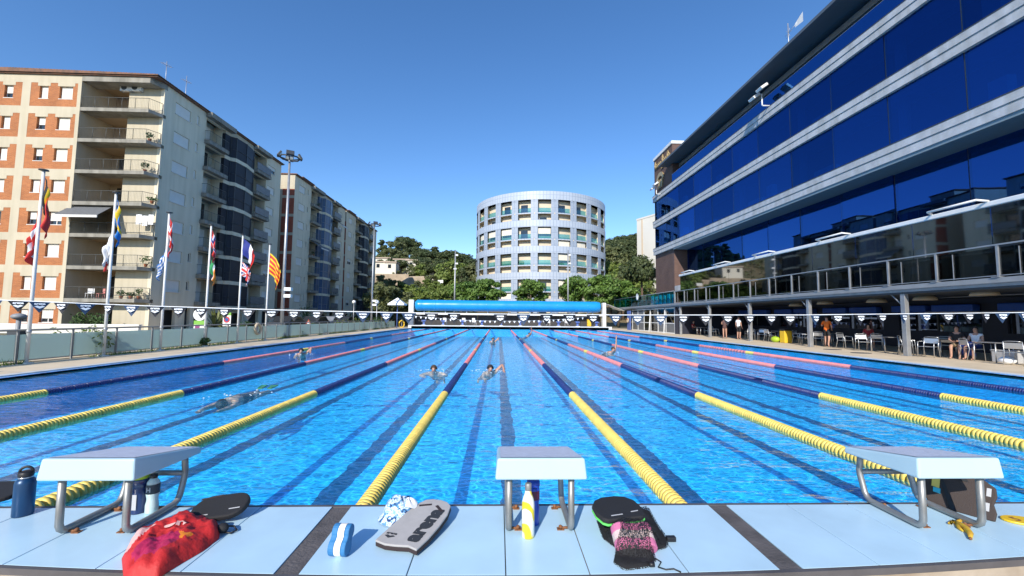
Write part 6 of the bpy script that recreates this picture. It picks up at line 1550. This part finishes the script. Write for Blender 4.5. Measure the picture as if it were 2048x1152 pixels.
def person(label, loc, rz, wear, pose=None, hair='hair', scale=1.0, long_hair=False, group=None, flat=None, extra=None, cat='person'):
    """wear: function(bone, t along the bone, point) -> material name"""
    J = dict(STAND); J.update(pose or {})
    names = list(J); idx = {k: i for i, k in enumerate(names)}
    V = [J[k][:3] for k in names]; Rr = [J[k][3] for k in names]; E = [(idx[a], idx[b]) for a, b in BONES]; EB = list(BONES)
    for s in 'LR':                                                 # five fingers on each palm
        pm, wr = Vector(J['p'+s][:3]), Vector(J['w'+s][:3]); d = (pm-wr).normalized(); side = d.cross(Vector((0,1,.3))).normalized()
        for k in range(5):
            o = (k-1.6)*.017 if k < 4 else -.05; L_ = (.065,.075,.07,.055,.04)[k]
            for q, (f, r_) in enumerate(((.02,.009),(1.0,.007))):
                p_ = pm+side*o*(1 if k < 4 else .8)+d*(L_*f+(0 if k < 4 else -.02))+Vector((0,-.012*q,0)); V.append(tuple(p_)); Rr.append(r_)
            n0 = len(V)-2; E += [(idx['p'+s], n0), (n0, n0+1)]; EB += [('w'+s,'p'+s)]*2
    me = bpy.data.meshes.new('body'); me.from_pydata(V, E, []); o = bpy.data.objects.new('body', me); COL.objects.link(o)
    sk = o.modifiers.new('skin', 'SKIN'); sk.use_smooth_shade = True; o.modifiers.new('sub', 'SUBSURF').levels = 1
    for i, r_ in enumerate(Rr): me.skin_vertices[0].data[i].radius = (r_, r_); me.skin_vertices[0].data[i].use_root = (i == 0)
    dg = bpy.context.evaluated_depsgraph_get(); bm_ = bpy.data.meshes.new_from_object(o.evaluated_get(dg)); bpy.data.objects.remove(o)
    mats = []; bm_.materials.clear(); Vv = [Vector(v) for v in V]
    for p in bm_.polygons:
        c = p.center; best = None
        for (a, b), bn in zip(E, EB):
            A, B = Vv[a], Vv[b]; ab = B-A; t = max(0, min(1, (c-A).dot(ab)/max(1e-9, ab.length_squared))); d = (c-A-ab*t).length/(.5*(Rr[a]+Rr[b])+.03)
            if best is None or d < best[0]: best = (d, bn, t)
        k = wear(best[1], best[2], c)
        if k not in mats: mats.append(k); bm_.materials.append(M[k])
        p.material_index = mats.index(k); p.use_smooth = True
    t = thing('person', label, cat, loc, rz, group); t.scale = (scale,)*3
    put('body', bm_, t)
    h1, h2, h0 = Vector(J['h1'][:3]), Vector(J['h2'][:3]), Vector(J['h0'][:3]); up = (h2-h0).normalized(); fw = Vector(J['nose'][:3])-h1; fw = (fw-up*fw.dot(up)).normalized(); sd = up.cross(fw)
    hm_ = MB(); P = []
    for i in range(16):
        a = 2*math.pi*i/16; row = []
        for j in range(7):
            th = math.pi*.58*j/6; fr = max(0, math.cos(a)); thx = th*(1-.38*fr)*(1.25 if (long_hair and fr < .3) else 1)
            row.append(tuple(h1+up*(.012+.108*math.cos(thx))+(fw*math.cos(a)+sd*math.sin(a))*(.096*math.sin(thx)) - fw*.008))
        P.append(row)
    hm_.grid(P, True, True); hm_.build('hair', hair, t, weld=True)
    ey = MB()
    for s in (-1, 1): ey.sphere(h1+fw*.083+sd*s*.032+up*.005, .009, 6, 4)
    for s in (-1, 1): MB().sphere(h1+fw*.083+sd*s*.032+up*.005, .009, 6, 4).build('eye', 'black_plastic', t)
    MB().box(-.02,.02,-.004,.004,-.004,.004).build('mouth', 'cloth_red', t).matrix_local = Matrix.Translation(h1+fw*.086-up*.045)
    return t
def top_and_shorts(top, shorts, sleeve=.6, short_to=.75, swim=False):
    def f(b, t, c):
        if b in (('pel','sp'),('sp','ch'),('ch','sL'),('ch','sR')): return top
        if b == ('ch','nk'): return top if t < .45 else 'skin'
        if b in (('sL','eL'),('sR','eR')): return top if t < sleeve else 'skin'
        if b in (('pel','hL'),('pel','hR')): return shorts
        if b in (('hL','kL'),('hR','kR')): return shorts if t < short_to else 'skin'
        return 'skin'
    return f
def gz(px, py): p = onz(px, py, .03); return (p.x, p.y, .03)
pg = 'people by the pool'
person('person standing on the deck in a dark patterned swimsuit with folded arms', gz(1450,677), 2.6, top_and_shorts('cloth_swim','cloth_swim',0,.05), dict(eL=(.22,-.06,1.15,.04), wL=(.02,-.16,1.17,.028), pL=(-.06,-.15,1.18,.03), eR=(-.22,-.06,1.13,.04), wR=(-.02,-.18,1.12,.028), pR=(.06,-.17,1.12,.03)), 'hair_brown', .97, True, pg)
person('person in a white T-shirt and dark shorts in the cafe shade', (onx(1478,672,18.0).x, onx(1478,672,18.0).y, .03), 1.9, top_and_shorts('cloth_white','cloth_black',.6,.8), dict(), 'hair', 1.03, False, pg)
o = onx(1655,690,18.3)
person('person in an orange shirt and black shorts walking between the cafe tables', (18.3, o.y, .03), 2.3, top_and_shorts('cloth_orange','cloth_black',.65,.7), dict(hL=(.09,-.02,.89,.092), kL=(.10,-.16,.50,.058), aL=(.10,-.10,.09,.038), tL=(.12,-.26,.04,.032), kR=(-.10,.10,.49,.058), aR=(-.10,.36,.16,.038), tR=(-.12,.30,.03,.032), eL=(.24,-.05,1.15,.042), wL=(.16,-.24,1.22,.028), pL=(.13,-.29,1.27,.03), eR=(-.23,.08,1.14,.042), wR=(-.2,-.08,.98,.028), pR=(-.19,-.13,.94,.03)), 'hair', 1.02, False, pg)
SIT = dict(pel=(0,.05,.54,.13), sp=(0,.08,.70,.12), ch=(0,.09,.91,.14), nk=(0,.06,1.065,.052), h0=(0,.04,1.14,.066), h1=(0,.03,1.225,.088), h2=(0,.04,1.31,.062), nose=(0,-.065,1.21,.012), sL=(.17,.08,1.01,.058), eL=(.22,.0,.75,.042), wL=(.12,-.20,.70,.028), pL=(.07,-.25,.71,.03), sR=(-.17,.08,1.01,.058), eR=(-.22,.0,.75,.042), wR=(-.12,-.20,.68,.028), pR=(-.06,-.25,.69,.03),
    hL=(.09,.02,.53,.095), kL=(.12,-.42,.52,.06), aL=(.12,-.46,.09,.038), tL=(.13,-.63,.03,.032), hR=(-.09,.02,.53,.095), kR=(-.12,-.42,.52,.06), aR=(-.12,-.44,.09,.038), tR=(-.13,-.61,.03,.032))
pa = onx(1915,698,18.5); person('person seated in a black T-shirt and beige shorts by the right edge', (18.5, pa.y, .03), -1.0, top_and_shorts('cloth_black','cloth_beige',.6,.9), SIT, 'hair', 1.0, False, pg)
pb = onx(1952,700,18.6); person('person seated in a white vest and dark cap next to the black T-shirt', (18.6, pb.y, .03), -1.3, top_and_shorts('cloth_white','cloth_blue',.1,.9), SIT, 'cap_dark', .98, False, pg)
pc_ = onx(1738,680,19.6); person('person seated in a dark red shirt deep in the cafe shade', (19.6, pc_.y, .03), -.6, top_and_shorts('cloth_red','cloth_black',.6,.9), SIT, 'hair', 1.0, False, pg)
pd_ = onx(1388,668,19.0); person('person seated in a red shirt at the far end of the cafe', (19.0, pd_.y, .03), .6, top_and_shorts('cloth_red','cloth_black',.6,.9), SIT, 'hair', 1.0, False, pg)
# swimmers: the body lies in the water, only the upper part shows
def swim_suit(col): return lambda b, t, c: col if b in (('pel','sp'),('pel','hL'),('pel','hR')) or (b in (('hL','kL'),('hR','kR')) and t < .25) else 'skin'
def lying(z_head=.02, arms='front'):
    q = {}
    for k, (x, y, z, r_) in STAND.items(): q[k] = (x, -(z-1.5), y*.9-.02-(1.5-z)*.25, r_)       # head towards +y ... feet sink a little
    return q
def flip(q, head_to_cam=True): return {k: ((x, -y, z, r_) if head_to_cam else (-x, y, z, r_)) for k, (x, y, z, r_) in q.items()}
def splash(loc, n_, rx, label, seed):
    r = random.Random(seed); s = MB()
    for k in range(n_):
        a = r.uniform(0,6.28); d = r.random()**.5; c = (rx*d*math.cos(a), rx*.8*d*math.sin(a), .004+.06*r.random()*(1-d)); s.sphere(c, r.uniform(.006,.02), 6, 4, (1.2,1,.5))
    o = s.build('splash', 'foam_water'); o.location = loc; tag(o, label, 'splash', kind='stuff')
mk('foam_water', (.75,.82,.86), .3)
def swimmer(px, py, label, rz, pose_over, cap, suit, sp=40, up=0.0, seed=0):
    p = onz(px, py, 0); q = lying()
    q.update(pose_over); t = person(label, (p.x, p.y, up), rz, swim_suit(suit), q, cap, 1.0, False, 'swimmers in the pool'); 
    if sp: splash((p.x, p.y, .0), sp, .55, 'white water thrown up around a swimmer', seed)
    return t
raise_head = dict(nk=(0,.03,.02,.055), h0=(0,-.04,.07,.066), h1=(0,-.06,.14,.09), h2=(0,-.04,.225,.062), nose=(0,-.16,.12,.012))
br = dict(raise_head, sL=(.17,.1,.0,.06), eL=(.38,-.05,-.04,.042), wL=(.28,-.28,-.03,.03), pL=(.22,-.34,-.02,.03), sR=(-.17,.1,.0,.06), eR=(-.38,-.05,-.04,.042), wR=(-.28,-.28,-.03,.03), pR=(-.22,-.34,-.02,.03))
fr_arm = dict(raise_head, sL=(.17,.1,.02,.06), eL=(.36,.02,.24,.042), wL=(.34,-.26,.16,.03), pL=(.33,-.34,.11,.03), sR=(-.17,.1,-.02,.06), eR=(-.22,-.1,-.12,.042), wR=(-.2,-.3,-.1,.03), pR=(-.2,-.36,-.1,.03))
swimmer(868,742,'swimmer coming towards the camera bareheaded, left of the middle rope', 0, br, 'hair_brown', 'cloth_black', 30, -.08, 1)
swimmer(980,742,'swimmer in a dark cap coming down the middle lane', .2, fr_arm, 'cap_dark', 'cloth_black', 30, -.07, 2)
swimmer(986,683,'far swimmer with a dark cap at the back of the middle lane', 0, fr_arm, 'cap_dark', 'cloth_black', 24, .0, 3)
swimmer(1058,671,'far swimmer with one arm out of the water, right of the middle lane', .3, dict(fr_arm, eL=(.25,.05,.42,.042), wL=(.2,-.02,.62,.03), pL=(.2,-.03,.7,.03)), 'cap_dark', 'cloth_blue', 24, .0, 4)
swimmer(1225,705,'swimmer lifting one arm straight up beside the pink ropes on the right', .3, dict(fr_arm, eL=(.22,.05,.34,.042), wL=(.2,.0,.60,.03), pL=(.2,.0,.68,.03)), 'hair_brown', 'cloth_black', 24, .0, 5)
swimmer(602,709,'swimmer with arms spread in the second lane on the left', .4, fr_arm, 'cap_dark', 'cloth_black', 30, .0, 6)
# swimmer face down on the left with green fins
p = onz(452,797,0); q = lying()
q = {k: (x, y, z*.08+.0, r_) for k, (x, y, z, r_) in q.items()}; q.update(nk=(0,.04,.0,.055), h0=(0,-.03,.01,.066), h1=(0,-.11,.015,.09), h2=(0,-.2,.01,.062), nose=(0,-.11,-.09,.012), eL=(.2,-.2,-.02,.042), wL=(.16,-.45,-.02,.03), pL=(.15,-.52,-.02,.03), eR=(-.2,-.2,-.02,.042), wR=(-.16,-.45,-.02,.03), pR=(-.15,-.52,-.02,.03))
d_ = onz(515,770,0)-onz(405,806,0); sw = person('swimmer gliding face down on the left wearing green fins', (p.x, p.y, -.10), math.atan2(-d_.x, d_.y), swim_suit('cloth_swim'), q, 'cap_dark', 1.0, False, 'swimmers in the pool')
for s in (-1, 1): MB().prism([(s*.10-.045,1.46),(s*.10+.045,1.46),(s*.11+.07,1.70),(s*.11-.07,1.70)], -.01, .012, lambda x, y, z: (x, y, z+.03+(y-1.45)*.12)).build('fin', 'fin_green', sw)
splash((p.x+.2, p.y+.3, 0), 16, .8, 'white water around the gliding swimmer', 9)

# ================================================================== cafe chairs, tables and the rest of the terrace floor
mk('aluminium', (.55,.56,.57), .35, metal=.8); mk('table_top', (.30,.30,.31), .4, metal=.3)
c0_ = thing('cafe_chair', 'x', 'chair', (0,0,0), 0, 'aluminium cafe chairs')
for s in (-1, 1):
    MB().tube([(s*.26,-.24,0),(s*.255,-.22,.44),(s*.26,-.20,.64),(s*.26,.12,.66),(s*.25,.2,.64)], .014, 6).build('arm_leg', 'aluminium', c0_); MB().tube([(s*.24,.30,0),(s*.235,.2,.44),(s*.225,.27,.82)], .014, 6).build('rear_leg', 'aluminium', c0_)
st = MB(); bk = MB()
MB().tube([(-.225,.27,.82),(-.1,.29,.84),(.1,.29,.84),(.225,.27,.82)], .014, 6).build('back_rail', 'aluminium', c0_)
P = [[(x, -.24+.055*k, .445-.015*math.sin(k*.4)) for x in (-.24,.24)] for k in range(9)]; st.grid(P, False); so = st.build('seat', 'aluminium', c0_); so.modifiers.new('t', 'SOLIDIFY').thickness = .012
P = [[(x, .235+.03*k/4, .58+.2*k/4) for x in (-.225,-.1,.1,.225)] for k in range(5)]; bk.grid(P, False); so = bk.build('backrest', 'aluminium', c0_); so.modifiers.new('t', 'SOLIDIFY').thickness = .01
t0_ = thing('cafe_table', 'x', 'table', (0,0,0), 0, 'square cafe tables')
MB().box(-.38,.38,-.38,.38,.71,.74).build('table_top', 'table_top', t0_, bevel=.008)
for sx in (-1,1):
    for sy in (-1,1): MB().tube([(sx*.35,sy*.35,0),(sx*.34,sy*.34,.71)], .02, 6).build('leg', 'aluminium', t0_)
first = [True, True]
def cchair(px, py, X, rz, label):
    p = onx(px, py, X); o = c0_ if first[0] else dup(c0_); first[0] = False; o.location = (X, p.y, .03); o.rotation_euler = (0,0,rz); o['label'] = label
def ctable(px, py, X, label):
    p = onx(px, py, X); o = t0_ if first[1] else dup(t0_); first[1] = False; o.location = (X, p.y, .03); o.rotation_euler = (0,0,0); o['label'] = label
for a in ((1858,712,17.7,-1.2,'aluminium chair between the second column and the seated pair'),(1945,712,18.3,1.2,'aluminium chair with a blue towel under the person in the white vest'),(2036,728,17.7,1.9,'aluminium chair at the right edge with white cloth on it'),(1815,700,18.0,.6,'aluminium chair just right of the nearest visible column'),
          (1727,700,17.9,-.4,'aluminium chair left of the nearest column, facing the pool'),(1690,690,18.2,.2,'aluminium chair right of the person in orange'),(1640,690,18.6,2.2,'aluminium chair behind the person in orange'),(1610,685,18.1,-1.9,'aluminium chair left of the third column from the right'),(1598,682,18.9,.4,'aluminium chair right of the yellow bin'),
          (1540,680,18.3,1.6,'aluminium chair left of the yellow bin'),(1525,679,18.8,-.7,'aluminium chair behind the fourth column'),(1500,676,18.4,2.9,'aluminium chair right of the person in the white T-shirt'),(1430,670,18.6,.6,'aluminium chair left of the swimsuit person'),(1418,668,19.4,-1.0,'aluminium chair deep in the shade left of the swimsuit person'),(1752,690,19.2,2.5,'aluminium chair in the second row behind the person in dark red'),(1895,700,19.6,2.0,'aluminium chair in the second row behind the seated pair')): cchair(*a)
for a in ((1988,715,18.4,'cafe table right of the person in the white vest'),(1770,698,18.3,'cafe table left of the nearest column'),(1665,690,19.4,'cafe table behind the person in orange'),(1560,682,19.2,'cafe table behind the yellow bin'),(1515,678,19.4,'cafe table right of the person in the white T-shirt'),(1405,668,18.8,'cafe table at the far end with the red shirt beside it'),(1880,705,19.0,'cafe table behind the seated pair')): ctable(*a)
b = onx(1572,684,18.6); t = thing('waste_bin', 'yellow waste bin with a dark lid among the cafe tables', 'bin', (18.6, b.y, .03)); MB().box(-.25,.25,-.25,.25,0,.80).build('body', 'yellow_plastic', t, bevel=.04); MB().box(-.28,.28,-.28,.28,.802,.92).build('lid', 'black_plastic', t, bevel=.03)
b = onx(1551,684,18.3); t = thing('sports_bag', 'bright green bag on the floor by the yellow bin', 'bag', (18.3, b.y, .03)); MB().sphere((0,0,.2), .28, sz=(.9,1.2,.75)).build('body', 'lime', t); MB().tube([(0,-.2,.35),(0,0,.55),(0,.2,.35)], .02, 6).build('handle', 'black_plastic', t)
b = onx(2003,722,18.3); t = thing('storage_box', 'pale grey box under the cafe table near the right edge', 'box', (18.6, b.y, .03)); MB().box(-.25,.25,-.35,.35,0,.42).build('body', 'print_grey', t, bevel=.03); MB().box(-.27,.27,-.37,.37,.422,.47).build('lid', 'print_grey', t, bevel=.015)
b = onx(2012,722,17.75); tag(MB().sphere((17.8,b.y,.17), .2, sz=(1,1.2,.7)).build('laundry_bag', 'cloth_white'), 'white cloth bundle on the floor beside the right edge chair', 'bag')
b = onx(1942,700,18.4); cl = MB().grid([[(18.2+.01*i, b.y-.25+.5*j/8, .75-.04*i*abs(math.sin(i*.6))-.03*i) for j in range(9)] for i in range(12)]); tag(cl.build('towel', 'cloth_blue'), 'blue towel hung over the chair of the person in the white vest', 'towel')
for px, py, X, lab in ((1969,587,19.2,'pale dome lamp hanging near the right edge of the cafe'),(1850,597,19.4,'pale dome lamp hanging right of the nearest column'),(1753,602,19.6,'pale dome lamp hanging left of the nearest column'),(1650,606,20,'pale dome lamp hanging over the person in orange'),(1592,610,20,'pale dome lamp hanging over the yellow bin')):
    p = onx(px, py, X); t = thing('pendant_lamp', lab, 'lamp', (X, p.y, p.z), 0, 'dome lamps under the terrace')
    MB().lathe([(.42,-.08),(.43,-.06),(.38,.06),(.22,.16),(.06,.2),(.0,.21)], n=24).build('shade', 'tan_plastic', t); MB().tube([(0,0,.2),(0,0,max(.25,2.69-p.z))], .02, 6).build('rod', 'dark_metal', t)
for px, py, lab in ((1665,699,'left of two dark round patches on the deck'),(1722,706,'right of two dark round patches on the deck')):  # thin dark oval discs laid flat for the dark patches on the deck
    p = onz(px, py, .035); tag(MB().prism([(.42*math.cos(a), .34*math.sin(a)) for a in [2*math.pi*k/28 for k in range(28)]], .032, .044, lambda x, y, z: (p.x+x, p.y+y, z)).build('round_patch', 'dark_trim'), lab, 'mat', 'round patches on the deck')
p = onx(1256,640,16.6); t = thing('lifebuoy', 'orange and white lifebuoy on a navy board by the kiosk', 'lifebuoy', (16.6, p.y, 1.3)); MB().tube([(-.03,.26*math.cos(a),.26*math.sin(a)) for a in [k*math.pi/10 for k in range(21)]], .07, 8, cap=False).build('ring', 'tan_plastic', t); MB().tube([(-.035,.26*math.cos(a),.26*math.sin(a)) for a in [.2+k*.1 for k in range(5)]], .076, 8).build('orange_band', 'cloth_orange', t)
t2 = thing('lifebuoy_board', 'navy panel at the far deck corner carrying the orange lifebuoy', 'panel', (16.7, p.y, .03)); MB().box(0,.06,-.7,.7,.0,2.5).build('board', 'seat_blue', t2); MB().box(.07,.12,-.05,.05,0,2.5).build('post', 'galvanised', t2)
p = onx(1277,594,17.25); t = thing('satellite_dish', 'white round dish on the teal terrace railing', 'dish', (17.2, p.y, p.z)); MB().lathe([(.0,.0),(.3,-.06),(.42,-.14),(.42,-.12),(.3,-.03),(0,.03)], n=20, axis='x').build('dish', 'white_paint', t); MB().tube([(-.05,0,0),(.12,0,-.1)], .03, 6).build('arm', 'galvanised', t)
# white shade sail at the right end of the cover roller
A = ony(1216,610,53); sl = MB(); sl.face([(A.x,53,A.z+.1),(A.x+2.6,54,A.z-.75),(A.x+2.4,56,A.z-.7),(A.x,56,A.z+.2)]); so = sl.build('shade_sail', 'cloth_white'); so.modifiers.new('t', 'SOLIDIFY').thickness = .03; tag(so, 'white sloping shade sail at the right end of the cover roll', 'shade sail')
ch = thing('clock', 'white round clock under the cafe ceiling at the far end', 'clock', (21.5, onx(1400,619,21.5).y, onx(1400,619,21.5).z)); MB().lathe([(.0,-.04),(.28,-.04),(.3,0),(.3,.03)], n=20, axis='x').build('dial', 'white_paint', ch); MB().box(-.05,-.042,-.01,.01,0,.2).build('hand', 'black_plastic', ch); MB().tube([(0,0,.2),(0,0,2.68-ch.location.z)], .02, 5).build('hanger', 'dark_metal', ch)
